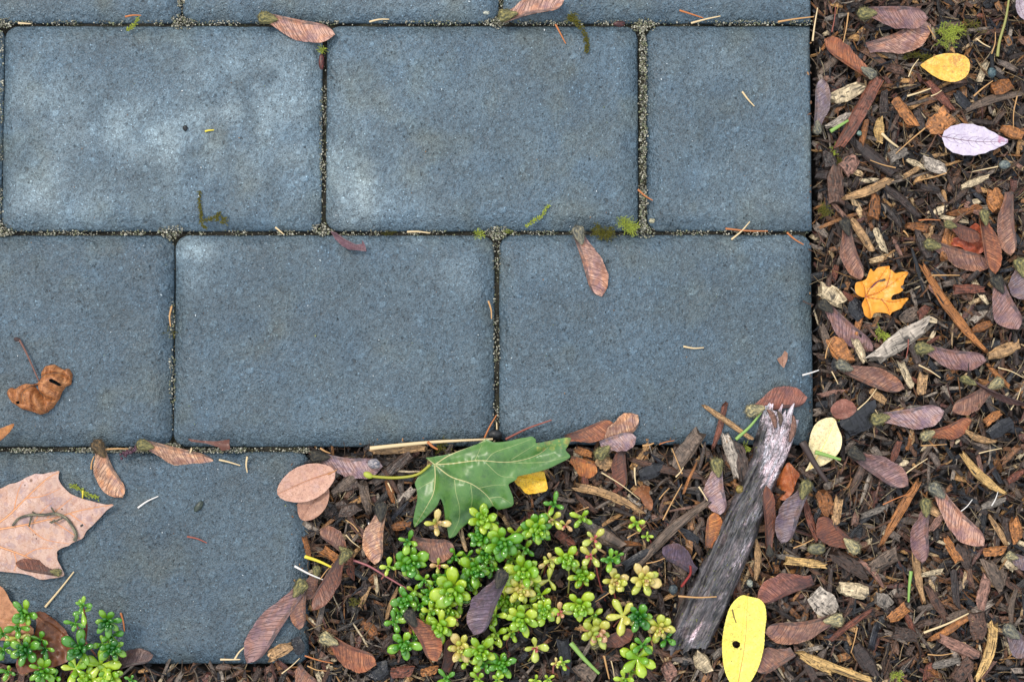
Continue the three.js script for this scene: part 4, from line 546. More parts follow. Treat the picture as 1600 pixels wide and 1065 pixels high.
  mesh(tube([[60, 595, 5], [50, 572, 4], [40, 550, 3], [30, 531, 2.2]].map(([x, y, h]) => at(x, y, h * MM).sub(g.position)), 0.6 * MM, 0.9 * MM, 12, 7), std('#6e4a40', { roughness: 0.55 }), 'petiole', g);
  const e = mesh(new THREE.IcosahedronGeometry(1, 2), std('#3a2a28', { roughness: 0.7 }), 'petiole_base', g); e.position.copy(at(26, 530, 2 * MM)).sub(g.position); e.scale.set(2.8 * MM, 1.5 * MM, 1.7 * MM); e.rotation.y = -0.2;
}
{ // small yellow maple leaf on the mulch
  const Z = p => [1320 + p[0] / 9.683, 400 + p[1] / 9.683];
  let out = [[318, 612], [270, 628], [200, 600], [160, 560], [148, 470], [160, 400], [250, 385], [330, 350], [360, 260], [395, 175], [440, 245], [500, 170], [560, 160], [640, 152], [676, 150], [672, 210], [690, 200], [755, 270], [830, 245], [980, 228], [950, 290], [900, 350], [880, 440], [830, 460], [850, 490], [890, 505], [830, 560], [720, 590], [690, 640], [700, 672], [790, 660], [880, 640], [995, 625], [930, 690], [880, 750], [860, 790], [740, 840], [700, 860], [690, 905], [650, 870], [540, 850], [440, 860], [425, 920], [400, 950], [370, 945], [290, 900], [270, 800], [245, 740], [290, 660]].map(Z); out = smooth(out, 1);
  const g = leafThing('small_maple_leaf', 1378, 458, 6 * MM); tag(g, 'small golden yellow maple leaf with pointed lobes on the mulch', 'leaf');
  const V = [[[320, 615], [400, 470], [500, 380], [640, 170]], [[320, 615], [500, 560], [640, 470], [970, 235]], [[320, 615], [560, 660], [720, 700], [985, 630]], [[320, 615], [300, 480], [270, 400]], [[320, 615], [370, 760], [400, 940]], [[640, 470], [680, 300], [690, 210]], [[560, 655], [640, 760], [690, 900]]].map(v => curveP(v.map(Z), 12));
  const near = (x, y) => { let b = 1e9; for (const v of V) for (const [a, c] of v) b = Math.min(b, (a - x) ** 2 + (c - y) ** 2); return Math.sqrt(b); };
  sheet(out, { parent: g, h: 6 * MM, cell: 1.2, rough: 0.45, bump: 0.35, res: 8, mat: { }, height: (x, y, d) => 1 * MM - 1.3 * MM * Math.exp(-((near(x, y) / 2.2) ** 2)) + 3 * MM * (fbm(x / 18, y / 18, 831, 2) - 0.5) - 1.5 * MM * sstep(30, 0, d) * Math.sin(x / 9), paint: (c, B) => {
    c.fillStyle = '#d68a1e'; c.fillRect(B[0], B[1], B[2] - B[0], B[3] - B[1]); blotches(c, B, 71, 300, ['rgba(230,168,50,.2)', 'rgba(196,110,20,.18)', 'rgba(238,190,110,.16)', 'rgba(222,140,30,.2)'], 1, 9); blotches(c, [1352, 430, 1400, 470], 72, 60, ['rgba(236,196,160,.25)', 'rgba(230,180,110,.25)'], 1, 7);
    for (const v of V) { sideVeins(c, v, 2, 7, 0.8, 0.4, 'rgba(240,196,110,.6)', 73); stroke(c, v, 1.3, 'rgba(150,70,30,.85)'); } stroke(c, [Z([410, 470]), Z([480, 400]), Z([540, 370])], 2.6, '#5c2430'); stroke(c, [Z([540, 375]), Z([600, 360])], 3.6, '#2a2018'); blotches(c, B, 74, 30, ['rgba(110,54,20,.7)'], 0.3, 0.9); } });
  mesh(tube([[1352, 463, 6], [1344, 462, 5], [1330, 449, 4]].map(([x, y, h]) => at(x, y, h * MM).sub(g.position)), 0.5 * MM, 0.4 * MM, 8, 6), std('#8a7a6c'), 'petiole', g);
}
function oval(A, B, w, skew = 0, n = 40, pw = 0.75, tipP = 1) { // outline of a simple leaf from base A to tip B
  const dx = B[0] - A[0], dy = B[1] - A[1], L = Math.hypot(dx, dy), ux = dx / L, uy = dy / L, o = []; const f = t => Math.pow(Math.sin(Math.PI * Math.pow(t, tipP)), pw);
  for (let i = 0; i <= n; i++) { const t = i / n; o.push([A[0] + dx * t - uy * (w / 2) * f(t) * (1 + skew), A[1] + dy * t + ux * (w / 2) * f(t) * (1 + skew)]); } for (let i = n - 1; i > 0; i--) { const t = i / n; o.push([A[0] + dx * t + uy * (w / 2) * f(t) * (1 - skew), A[1] + dy * t - ux * (w / 2) * f(t) * (1 - skew)]); } return o;
}
function simpleLeaf(A, B, w, o) {
  const mx = (A[0] + B[0]) / 2, my = (A[1] + B[1]) / 2, h = o.h ?? groundY(mx, my) + 5 * MM; const g = leafThing(o.name || 'oval_leaf', mx, my, h); tag(g, o.label, 'leaf');
  let out = o.outline || oval(A, B, w, o.skew || 0, 40, o.pw ?? 0.72, o.tip ?? 1); if (o.teeth) out = out.map((p, i) => { const k = i % 2 ? o.teeth : -o.teeth * 0.4; const vx = p[0] - mx, vy = p[1] - my, l = Math.hypot(vx, vy); return [p[0] + vx / l * k, p[1] + vy / l * k]; }); else out = frill(out, o.rag ?? 0.5, 4, o.seed || 5);
  const dx = B[0] - A[0], dy = B[1] - A[1], L = Math.hypot(dx, dy); const main = curveP([A, [mx - dy * (o.bow || 0.03), my + dx * (o.bow || 0.03)], B], 18);
  sheet(out, { parent: g, h, cell: o.cell || 1.5, rough: o.rough ?? 0.5, bump: o.bump ?? 0.3, res: 6, holes: o.holes, coat: o.coat, height: (x, y, d) => { const t = ((x - A[0]) * dx + (y - A[1]) * dy) / L / L, s = (-(x - A[0]) * dy + (y - A[1]) * dx) / L / (w / 2); return (o.cup ?? 2) * MM * s * s + (o.arc ?? 2) * MM * (t - 0.5) ** 2 * 4 * (o.arcSign ?? 1) + (o.noise ?? 1.6) * MM * (fbm(x / 16, y / 16, (o.seed || 5) + 840, 2) - 0.5) + 0.9 * MM * sstep(0, 0.10, Math.abs(s)); }, paint: (c, bb) => {
    c.fillStyle = o.color; c.fillRect(bb[0], bb[1], bb[2] - bb[0], bb[3] - bb[1]); blotches(c, bb, (o.seed || 5) + 3, 420, o.mottle, 0.8, 7); reticule(c, bb, (o.seed || 5) + 9, (bb[2] - bb[0]) * (bb[3] - bb[1]) / 9, o.net || 'rgba(90,60,40,.16)', 4); blotches(c, bb, (o.seed || 5) + 13, 160, ['rgba(255,250,235,.16)', 'rgba(70,44,34,.14)'], 0.3, 1.6); if (o.vein) { sideVeins(c, main, o.vstep || 2, w * 0.46, o.vang || 0.75, o.vw || 0.6, o.vein, 3); stroke(c, main, 1.6, o.mid || o.vein); } if (o.extra) o.extra(c, bb); if (o.spots) blotches(c, bb, 77 + (o.seed || 0), o.spots, [o.spot || 'rgba(70,44,30,.7)'], 0.3, o.spotR || 1.1); } });
  if (o.stalk) mesh(tube(o.stalk.map(([x, y, hh]) => at(x, y, h + (hh || 0) * MM).sub(g.position)), (o.sr || 0.5) * MM, (o.sr || 0.5) * MM * 0.8, 8, 6), std(o.stalkColor || o.color, { roughness: 0.5 }), 'petiole', g);
  return g;
}
simpleLeaf([1437, 103], [1516, 108], 44, { label: 'yellow oval leaf with brown specks beside yellow green moss', color: '#e0ae45', mottle: ['rgba(240,196,90,.2)', 'rgba(214,150,50,.18)', 'rgba(246,220,150,.16)'], spots: 60, spot: 'rgba(150,84,40,.6)', spotR: 1.6, vein: 'rgba(200,140,50,.25)', mid: 'rgba(214,160,60,.6)', seed: 11, outline: smooth([[1436, 103], [1446, 96], [1460, 88], [1478, 84], [1498, 85], [1512, 92], [1516, 105], [1511, 119], [1500, 127], [1486, 130], [1470, 126], [1454, 117], [1443, 109]], 2), extra: (c) => blotches(c, [1484, 88, 1510, 104], 5, 26, ['rgba(140,84,60,.25)'], 1, 5) });
simpleLeaf([1471, 214], [1577, 222], 48, { label: 'pale lilac oval leaf with serrated edge and dark midrib', color: '#c3b6c6', mottle: ['rgba(214,208,220,.2)', 'rgba(176,164,184,.18)', 'rgba(222,214,216,.16)'], net: 'rgba(140,122,144,.12)', vein: 'rgba(138,118,142,.75)', vw: 1.1, mid: '#6b5560', teeth: 0.9, seed: 13, outline: smooth([[1471, 213], [1476, 204], [1488, 197], [1507, 194], [1524, 196], [1540, 201], [1556, 210], [1578, 221], [1564, 229], [1550, 235], [1534, 241], [1518, 244], [1500, 243], [1484, 238], [1474, 227]], 1), rough: 0.42, cell: 1.2, spots: 20, extra: c => blotches(c, [1560, 212, 1580, 230], 8, 30, ['rgba(170,96,120,.25)'], 1, 5), stalk: [[1472, 214, 1], [1466, 208, -1], [1469, 190, -2]], stalkColor: '#8a5a50' });
simpleLeaf([1262, 738], [1306, 654], 50, { label: 'round cream yellow leaf lying on the mulch under a green needle', color: '#e6d3a0', mottle: ['rgba(244,232,190,.2)', 'rgba(214,190,136,.18)', 'rgba(226,206,150,.16)'], vein: 'rgba(206,184,120,.35)', mid: '#e8c860', seed: 15, pw: 0.5, skew: 0.2, spots: 10, outline: smooth([[1256, 738], [1262, 728], [1268, 716], [1262, 700], [1266, 676], [1274, 660], [1290, 652], [1304, 652], [1309, 668], [1316, 684], [1312, 704], [1300, 718], [1288, 726], [1276, 730], [1266, 732]], 2) });
simpleLeaf([1152, 1072], [1168, 929], 68, { label: 'long yellow leaf with a round hole lying on the mulch', color: '#e6d75a', teeth: 0.5, h: groundY(1160, 1000) + 8 * MM, outline: smooth([[1152, 1074], [1140, 1066], [1131, 1046], [1128, 1020], [1128, 995], [1133, 968], [1140, 946], [1150, 934], [1160, 928], [1172, 932], [1186, 934], [1195, 944], [1197, 965], [1194, 985], [1193, 1010], [1187, 1035], [1178, 1055], [1166, 1072]], 3), mottle: ['rgba(240,226,120,.2)', 'rgba(220,198,60,.16)', 'rgba(246,236,160,.16)'], vein: 'rgba(236,220,120,.35)', mid: '#c48a3a', vang: 1.0, seed: 17, pw: 0.48, bow: 0.0, spots: 14, noise: 1.2, coat: 0.15, cup: 2.5, holes: [smooth([[1144, 1003], [1149, 1000], [1156, 1003], [1157, 1009], [1151, 1013], [1145, 1010]], 1)], extra: c => { stroke(c, [[1144, 952], [1147, 964], [1150, 972]], 2.4, '#6e5a20'); blotches(c, [1143, 999, 1158, 1014], 3, 20, ['rgba(90,66,24,.5)'], 0.6, 2); } });
simpleLeaf([806, 742], [862, 750], 44, { label: 'bright yellow leaf piece tucked under the green maple leaf', color: '#e2b31c', h: -1 * MM, mottle: ['rgba(240,200,50,.2)', 'rgba(206,150,20,.2)'], spots: 30, spot: 'rgba(120,80,10,.6)', seed: 19, vein: null, outline: smooth([[800, 740], [815, 738], [850, 734], [853, 748], [857, 766], [840, 770], [822, 772], [814, 762], [806, 756]], 1) });
simpleLeaf([524, 736], [434, 772], 56, { label: 'pinkish tan oval leaf on paver corner, topmost of two', color: '#bd917c', h: 4 * MM, mottle: ['rgba(216,176,152,.2)', 'rgba(160,112,98,.18)', 'rgba(186,150,146,.2)', 'rgba(150,112,120,.12)'], vein: 'rgba(166,112,86,.3)', mid: '#a86c46', spots: 70, spot: 'rgba(70,40,34,.7)', spotR: 0.8, seed: 21, pw: 0.55, rough: 0.55, stalk: [[512, 741, 2], [520, 737, 2], [526, 734, 3]], stalkColor: '#b07a4a', sr: 0.6 });
simpleLeaf([508, 752], [472, 812], 44, { label: 'brown oval leaf mostly under the pinkish tan one on paver corner', color: '#a3765f', h: 1.2 * MM, mottle: ['rgba(190,140,112,.18)', 'rgba(110,74,64,.2)'], vein: 'rgba(120,80,62,.3)', spots: 50, spotR: 0.9, seed: 23, pw: 0.55 });
simpleLeaf([984, 768], [1019, 798], 26, { label: 'small brown lobed leaf scrap on the mulch near tiny sedum', name: 'leaf_scrap', color: '#8a5230', mottle: ['rgba(160,100,56,.2)', 'rgba(90,48,26,.2)'], vein: 'rgba(70,38,24,.4)', seed: 25, outline: smooth([[988, 770], [996, 762], [1003, 757], [1016, 760], [1013, 770], [1021, 784], [1018, 798], [1012, 795], [1004, 786], [1000, 776]], 1) });
simpleLeaf([1243, 768], [1232, 716], 44, { label: 'glossy orange brown curled leaf wedged beside the bark slab', color: '#a04f22', h: groundY(1230, 745) + 4 * MM, mottle: ['rgba(190,110,60,.2)', 'rgba(110,50,24,.2)', 'rgba(206,140,90,.14)'], vein: 'rgba(90,40,20,.4)', rough: 0.45, cup: -5, noise: 6, seed: 27, outline: smooth([[1212, 775], [1214, 752], [1222, 735], [1231, 720], [1240, 730], [1252, 742], [1244, 752], [1240, 768], [1226, 784]], 1) });
simpleLeaf([1300, 648], [1345, 638], 36, { label: 'reddish brown leaf scrap beside broad blackened chip', name: 'leaf_scrap', color: '#84503f', mottle: ['rgba(150,96,80,.2)', 'rgba(80,40,32,.2)'], vein: 'rgba(70,36,30,.35)', seed: 29, noise: 4, outline: smooth([[1296, 640], [1304, 628], [1318, 622], [1332, 628], [1340, 640], [1330, 650], [1316, 656], [1302, 652]], 1) });
simpleLeaf([1484, 378], [1540, 366], 40, { label: 'crumpled red orange leaf under two maple seeds', color: '#a8492a', h: groundY(1515, 370) + 3 * MM, mottle: ['rgba(196,100,60,.22)', 'rgba(110,44,26,.22)'], vein: 'rgba(90,34,20,.4)', seed: 31, noise: 7, outline: smooth([[1484, 384], [1490, 370], [1502, 372], [1512, 356], [1524, 348], [1534, 362], [1538, 390], [1530, 398], [1510, 394], [1500, 386]], 1) });
simpleLeaf([0, 690], [25, 662], 24, { label: 'orange brown leaf tip on paver beside crumpled brown leaf', color: '#b07440', h: 5 * MM, mottle: ['rgba(200,140,84,.2)', 'rgba(140,84,44,.2)'], vein: 'rgba(120,70,36,.4)', seed: 33, arc: 4, outline: smooth([[26, 661], [18, 672], [6, 684], [-8, 700], [-40, 720], [-70, 700], [-50, 678], [-20, 676], [0, 670], [14, 664]], 1) });
simpleLeaf([-30, 960], [35, 975], 70, { label: 'light brown leaf under the small sedum clump beside large tan leaf', color: '#b27a54', h: 3 * MM, mottle: ['rgba(200,150,112,.2)', 'rgba(130,80,54,.2)'], vein: 'rgba(200,140,100,.5)', seed: 35, noise: 4, outline: smooth([[-80, 930], [-40, 905], [0, 911], [10, 920], [17, 940], [30, 948], [40, 965], [60, 985], [40, 1000], [0, 1000], [-60, 990]], 1) });
simpleLeaf([55, 960], [118, 1005], 70, { label: 'dark curled brown leaf upright behind the small sedum clump', color: '#6e3d1f', h: 2 * MM, mottle: ['rgba(130,76,36,.2)', 'rgba(60,30,16,.24)'], vein: 'rgba(150,100,60,.4)', seed: 37, noise: 6, cup: 3, rough: 0.4, outline: smooth([[54, 956], [66, 953], [84, 966], [104, 985], [118, 1006], [112, 1030], [90, 1040], [60, 1044], [40, 1050], [30, 1030], [50, 1000], [60, 978]], 1) });
simpleLeaf([1590, -6], [1603, 34], 20, { label: 'lilac petal-like leaf near a long green stalk', color: '#a89aa4', mottle: ['rgba(200,190,200,.2)', 'rgba(120,100,112,.2)'], vein: 'rgba(110,90,100,.4)', seed: 39 });
simpleLeaf([516, 362], [573, 392], 15, { label: 'small purple feathery leaf lying across the joint on a paver', color: '#7a5a62', h: 1.6 * MM, mottle: ['rgba(120,90,98,.2)', 'rgba(84,56,64,.22)'], vein: 'rgba(58,34,40,.7)', mid: '#4a2c34', vstep: 1, seed: 41, outline: [[516, 361], [526, 364], [540, 374], [556, 382], [566, 382], [567, 376], [571, 384], [573, 393], [562, 392], [546, 391], [536, 386], [524, 374]] });
simpleLeaf([1224, 572], [1222, 548], 16, { label: 'tiny brown triangular leaf scrap alone on a paver', name: 'leaf_scrap', color: '#8d6450', h: 2.5 * MM, mottle: ['rgba(150,110,90,.2)'], vein: null, seed: 43, cell: 1, outline: [[1213, 561], [1222, 556], [1225, 548], [1230, 552], [1230, 562], [1224, 575], [1219, 570]] });
simpleLeaf([296, 687], [362, 694], 14, { label: 'dark brown folded bract lying on the joint beside a maple seed', name: 'leaf_scrap', color: '#5a3830', h: 3 * MM, mottle: ['rgba(110,70,60,.2)'], vein: null, seed: 45, cell: 1.2, outline: [[294, 685], [315, 688], [340, 689], [360, 686], [359, 694], [361, 702], [348, 704], [342, 698], [320, 692], [300, 690]] });

// ---------------------------------------------------------------- the bark slab
{
  const st = [[1198, 632, 1249, 652], [1190, 668, 1243, 675], [1181, 714, 1230, 712], [1160, 761, 1212, 753], [1140, 802, 1194, 800], [1120, 850, 1178, 848], [1092, 905, 1150, 915], [1056, 983, 1128, 967], [1042, 1020, 1106, 1012]];
  const g = leafThing('bark_slab', 1145, 830, -2 * MM); tag(g, 'long weathered slab of dark bark with pale bleached wood patch', 'bark');
  const PALE = [[300, 220, 170, 230, 0.95], [345, 300, 80, 160, 1.1], [140, 60, 170, 90, 0.9], [455, 150, 60, 200, 0.8], [400, 1010, 90, 210, 0.26], [320, 760, 120, 140, 0.2], [250, 1290, 40, 60, 0.6], [420, 560, 60, 120, 0.3]];
  const tex = dataTex(512, 1400, (i, jj, o) => { const j = 1399 - jj;
    const wob = 40 * (fbm(i / 90, j / 90, 5, 2) - 0.5), fib = fbm((i + wob) / 22, j / 42, 71, 5), fine = fbm((i + wob) / 8, j / 13, 72, 3), flake = fbm((i + wob) / 75, j / 48, 73, 5), grain = hash2(i, j >> 1, 74);
    let L = 0.265 + 0.26 * (fib - 0.5) + 0.22 * (fine - 0.5) + 0.40 * (flake - 0.5) + 0.06 * (grain - 0.5);
    let pl = 0; for (const [x, y, a, b, k] of PALE) { const w = ((i - x) / a) ** 2 + ((j - y) / b) ** 2; if (w < 5) pl += k * Math.exp(-w); }
    pl = sstep(0.34, 0.62, clamp(1.2 * pl) * 0.62 + 0.5 * (0.5 * fib + 0.5 * flake + 0.4 * fine) - 0.12) * (0.7 + 0.5 * fine); L += 0.56 * pl;
    const pinkish = fbm(i / 40, j / 60, 75, 3); const crack = Math.abs(fbm(i / 26 + 2 * vnoise(i / 50, j / 200, 9), j / 210, 76, 3) - 0.5); if (crack < 0.018) L *= 0.25 + 0.75 * crack / 0.018; const chk = Math.abs(fbm(i / 60, j / 26, 79, 4) - 0.5); if (chk < 0.012) L *= 0.5;
    const knot = Math.hypot((i - 365) / 24, (j - 135) / 32); if (knot < 1) L *= 0.35 + 0.4 * knot;
    L = clamp(L, 0.04, 0.92); const warm = (pinkish - 0.5) * 0.2 + 0.02 * pl; o[0] = 255 * L * (1.03 + warm); o[1] = 255 * L * (0.965 - 0.1 * warm); o[2] = 255 * L * (1.0 - 0.25 * warm);
    if (fbm(i / 10, j / 10, 78, 2) > 0.83) { o[0] = 110; o[1] = 112; o[2] = 50; } }, true, false);
  const n = 150, K = 56, pos = [], uv = [], idx = [], h0 = -4 * MM; const r = rng(881), endL = [], endB = []; for (let k = 0; k <= K; k++) { endL.push(6 * MM * (fbm(k / 5, 1, 883, 2) - 0.5) * 2.4); endB.push(6 * MM * (fbm(k / 5, 8, 885, 2) - 0.5) * 2); }
  for (let i = 0; i <= n; i++) { const t = i / n * (st.length - 1), a = Math.min(st.length - 2, Math.floor(t)), f = t - a; const q = st[a].map((v, k) => lerp(v, st[a + 1][k], f)); const L = at(q[0] - 4, q[1], 6 * MM), R = at(q[2] + 4, q[3], 6 * MM); const jag = 1.6 * MM * (fbm(i / 9, 3, 887, 3) - 0.5) * 2;
    for (let k = 0; k <= K; k++) { const c = k / K * 2 - 1; const topSide = Math.pow(1 - Math.pow(Math.abs(c), 5), 0.36); const wv = fbm(i / 22 + 0.3 * c, k / 6, 889, 3) - 0.5, fine = fbm(i / 8, k / 1.6, 891, 2) - 0.5, low = fbm(i / 26, c * 1.4 + 4, 893, 2) - 0.5;
      const step = Math.floor(5 * fbm(i / 24, k / 9, 895, 4)) / 5; const H = 11 * MM * (0.85 + 0.25 * low) * topSide + (2.0 * MM * wv + 0.5 * MM * fine + 4.4 * MM * (step - 0.4)) * topSide - 3.5 * MM * Math.exp(-(((c + 0.55 - 0.15 * Math.sin(i / 20)) / 0.13) ** 2)) * sstep(0.25, 0.6, i / n);
      const p = L.clone().lerp(R, k / K); const dir = new THREE.Vector3(-147, 0, 388).normalize(); const e = i === 0 ? endL[k] : i === n ? endB[k] : 0; p.addScaledVector(dir, e + (i < 4 ? endL[k] * (1 - i / 4) * 0.8 : 0)); p.x += jag * (k === 0 || k === K ? 1 : 0);
      pos.push(p.x - g.position.x, h0 + Math.max(0, H) - g.position.y, p.z - g.position.z); uv.push(k / K, 1 - i / n); } }
  const M = K + 1; for (let i = 0; i < n; i++) for (let k = 0; k < K; k++) { const a = i * M + k; idx.push(a, a + M, a + 1, a + 1, a + M, a + M + 1); }
  const s = pos.length / 3; const ring = []; for (let k = 0; k <= K; k++) ring.push(k); for (let i = 1; i <= n; i++) ring.push(i * M + K); for (let k = K - 1; k >= 0; k--) ring.push(n * M + k); for (let i = n - 1; i > 0; i--) ring.push(i * M);
  for (const k of ring) { pos.push(pos[k * 3], pos[k * 3 + 1], pos[k * 3 + 2]); uv.push(uv[k * 2], uv[k * 2 + 1]); pos.push(pos[k * 3], h0 - 3 * MM - g.position.y, pos[k * 3 + 2]); uv.push(uv[k * 2] + 0.03, uv[k * 2 + 1]); }
  for (let k = 0; k < ring.length; k++) { const m = (k + 1) % ring.length; idx.push(s + 2 * k, s + 2 * m, s + 2 * k + 1, s + 2 * m, s + 2 * m + 1, s + 2 * k + 1); }
  mesh(geoFrom(pos, uv, idx), new THREE.MeshStandardMaterial({ map: tex, bumpMap: tex, bumpScale: 1.6 * MM, roughness: 0.4 }), 'bark_body', g);
  // splinters standing at the broken end
  [[1200, 640, 1212, 668, 9, 'pinkbrown'], [1216, 642, 1220, 664, 7, 'greybrown'], [1240, 650, 1234, 690, 9, 'pinkbrown']].forEach(([x1, y1, x2, y2, w, c]) => { const A = at(x1, y1, 7 * MM), B = at(x2, y2, 8 * MM), m = mesh(slimVariants[1], chipMat(c, 1), 'splinter', g); m.position.copy(A).add(B).multiplyScalar(0.5).sub(g.position); m.rotation.y = Math.atan2(-(B.z - A.z), B.x - A.x); m.scale.set(A.distanceTo(B), 3 * MM, w * PX); });
}

// ---------------------------------------------------------------- sedum
function sedumLeaf(fat) { // unit length along +x, club shaped
  const n = 9, K = 10, pos = [], uv = [], idx = [];
  for (let i = 0; i <= n; i++) { const t = i / n; const r = i === n ? 0.001 : (0.09 + 0.18 * fat * sstep(0, 0.7, t)) * (t > 0.62 ? Math.sqrt(Math.max(0.0, 1 - ((t - 0.62) / 0.38) ** 2)) : 1); for (let k = 0; k < K; k++) { const a = k / K * 6.2832; pos.push(t, Math.sin(a) * r * (Math.sin(a) > 0 ? 0.62 : 0.8) + 0.10 * t * t, Math.cos(a) * r); uv.push(t, k / K); } }
  for (let i = 0; i < n; i++) for (let k = 0; k < K; k++) { const a = i * K + k, b = i * K + (k + 1) % K; idx.push(a, b, a + K, b, b + K, a + K); }
  return geoFrom(pos, uv, idx);
}
const sLeaf = [sedumLeaf(1.0), sedumLeaf(1.2), sedumLeaf(0.85)];
const sTex = canvasTex(64, 64, (c, w, h) => { c.fillStyle = '#ffffff'; c.fillRect(0, 0, w, h); const r = rng(9); for (let k = 0; k < 260; k++) { c.fillStyle = r() < 0.5 ? 'rgba(190,205,150,.2)' : 'rgba(255,255,225,.2)'; c.beginPath(); c.arc(r() * w, r() * h, 1 + 4 * r(), 0, 7); c.fill(); } });
const SM = (c, ro = 0.3) => new THREE.MeshPhysicalMaterial({ color: c, map: sTex, roughness: ro, clearcoat: 0.6, clearcoatRoughness: 0.12, bumpMap: sTex, bumpScale: 0.06 * MM });
const SEDUM = {  // mid and core greens are darkened: rosette interior shade put into the colour
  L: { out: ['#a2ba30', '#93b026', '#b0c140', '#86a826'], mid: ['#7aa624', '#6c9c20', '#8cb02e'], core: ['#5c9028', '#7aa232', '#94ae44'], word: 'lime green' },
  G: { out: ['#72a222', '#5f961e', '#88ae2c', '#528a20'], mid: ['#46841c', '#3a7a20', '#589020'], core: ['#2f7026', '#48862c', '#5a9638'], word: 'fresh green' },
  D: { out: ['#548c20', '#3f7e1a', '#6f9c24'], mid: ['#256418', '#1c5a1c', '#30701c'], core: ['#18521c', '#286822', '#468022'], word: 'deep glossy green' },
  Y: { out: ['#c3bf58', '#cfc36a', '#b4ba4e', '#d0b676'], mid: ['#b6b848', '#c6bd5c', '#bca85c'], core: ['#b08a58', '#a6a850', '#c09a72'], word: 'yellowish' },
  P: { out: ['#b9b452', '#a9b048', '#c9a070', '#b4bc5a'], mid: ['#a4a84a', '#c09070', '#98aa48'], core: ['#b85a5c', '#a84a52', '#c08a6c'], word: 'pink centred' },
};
const sMats = {}; const sm = c => sMats[c] || (sMats[c] = SM(c));
const stemMats = { red: std('#7a3730', { roughness: 0.45 }), green: std('#8a8a46', { roughness: 0.5 }), pink: std('#a8695c', { roughness: 0.45 }) };
const SLAND = [[761, 944, 'plum seed'], [662, 996, 'rusty seed'], [680, 855, 'brown oval seed'], [760, 800, 'green maple leaf'], [835, 755, 'yellow leaf piece'], [914, 1030, 'green blade'], [960, 998, 'fuzzy seed'], [636, 915, 'red runner'], [1075, 960, 'bark slab'], [590, 840, 'pale tan seed'], [1010, 780, 'brown leaf scrap'], [1060, 872, 'tan tipped seed'], [1050, 830, 'grey brown stick'], [545, 1018, 'rounded chestnut seed'], [704, 1025, 'tucked chestnut wing'], [90, 895, 'large tan leaf'], [85, 985, 'dark curled leaf'], [205, 1032, 'dark seed wing'], [72, 945, 'dry stalk'], [15, 960, 'light brown leaf'], [191, 972, 'orange needle']];
const twoNear = (px, py) => SLAND.map(([x, y, t]) => [(x - px) ** 2 + (y - py) ** 2, t]).sort((a, b) => a[0] - b[0]).slice(0, 2).map(a => a[1]);
let sprigs = 0;
function sprig(px, py, rad, type, where, o = {}) {
  const r = rng(3000 + sprigs * 13); sprigs++; const S = SEDUM[type], g = new THREE.Group(); top(g, 'sedum_sprig');
  const gy = inBed(px, py) ? mulchY(px, py) : 0; const h = (o.h ?? gy + (9 + 9 * r()) * MM); const C = at(px, py, h); const R = rad * PX * 1.14;
  const rx = (o.root ? o.root[0] : px + (r() - 0.5) * 30), ry = (o.root ? o.root[1] : py + 6 + 22 * r()); const base = at(rx, ry, (inBed(rx, ry) ? mulchY(rx, ry) - 4 * MM : 0)); g.position.copy(base);
  const top_ = C.clone().sub(base); const lean = new THREE.Vector3((r() - 0.5) * 0.5, 1, (r() - 0.5) * 0.5 + 0.1).normalize();
  mesh(tube([new THREE.Vector3(0, 0, 0), top_.clone().multiplyScalar(0.45).add(new THREE.Vector3((r() - 0.5) * 5 * MM, -1.5 * MM, (r() - 0.5) * 4 * MM)), top_.clone().addScaledVector(lean, -1 * MM)], (o.sr || 0.75) * MM, (o.sr || 0.75) * 0.85 * MM, 10, 7), stemMats[o.stem || (r() < 0.45 ? 'red' : r() < 0.5 ? 'pink' : 'green')], 'stem', g);
  const Q = new THREE.Quaternion().setFromUnitVectors(new THREE.Vector3(0, 1, 0), lean);
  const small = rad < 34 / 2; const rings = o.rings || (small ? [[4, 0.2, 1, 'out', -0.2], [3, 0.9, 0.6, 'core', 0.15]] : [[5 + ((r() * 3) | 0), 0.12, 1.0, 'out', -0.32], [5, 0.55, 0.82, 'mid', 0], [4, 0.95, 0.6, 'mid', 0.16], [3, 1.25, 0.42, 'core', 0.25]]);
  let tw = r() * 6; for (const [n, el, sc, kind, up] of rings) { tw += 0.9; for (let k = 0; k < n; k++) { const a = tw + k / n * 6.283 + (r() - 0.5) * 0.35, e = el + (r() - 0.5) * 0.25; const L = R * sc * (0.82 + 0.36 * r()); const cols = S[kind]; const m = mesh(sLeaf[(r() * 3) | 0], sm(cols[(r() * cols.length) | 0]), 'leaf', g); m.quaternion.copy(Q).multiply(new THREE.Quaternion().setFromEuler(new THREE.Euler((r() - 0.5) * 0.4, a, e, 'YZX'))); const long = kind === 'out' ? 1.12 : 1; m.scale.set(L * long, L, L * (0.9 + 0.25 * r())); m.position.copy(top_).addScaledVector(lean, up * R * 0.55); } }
  const size = rad > 24 ? 'large' : rad > 19 ? 'plump' : rad > 14 ? 'small' : 'tiny'; const near2 = twoNear(px, py);
  tag(g, o.label || `${size} ${S.word} sedum rosette near the ${near2[0]}, then the ${near2[1]}`, 'sedum', 'sedum rosettes'); return g;
}
const z5 = (x, y) => [580 + x / 3.737, 780 + y / 3.737], z6 = (x, y) => [820 + x / 3.738, 780 + y / 3.738], z7 = (x, y) => [x / 6.454, 900 + y / 6.454];
const MAIN = 'in the big clump below the green maple leaf', SMALLC = 'in the small clump beside the tan leaf', PALE = 'in the sparse part of the clump near the bark slab';
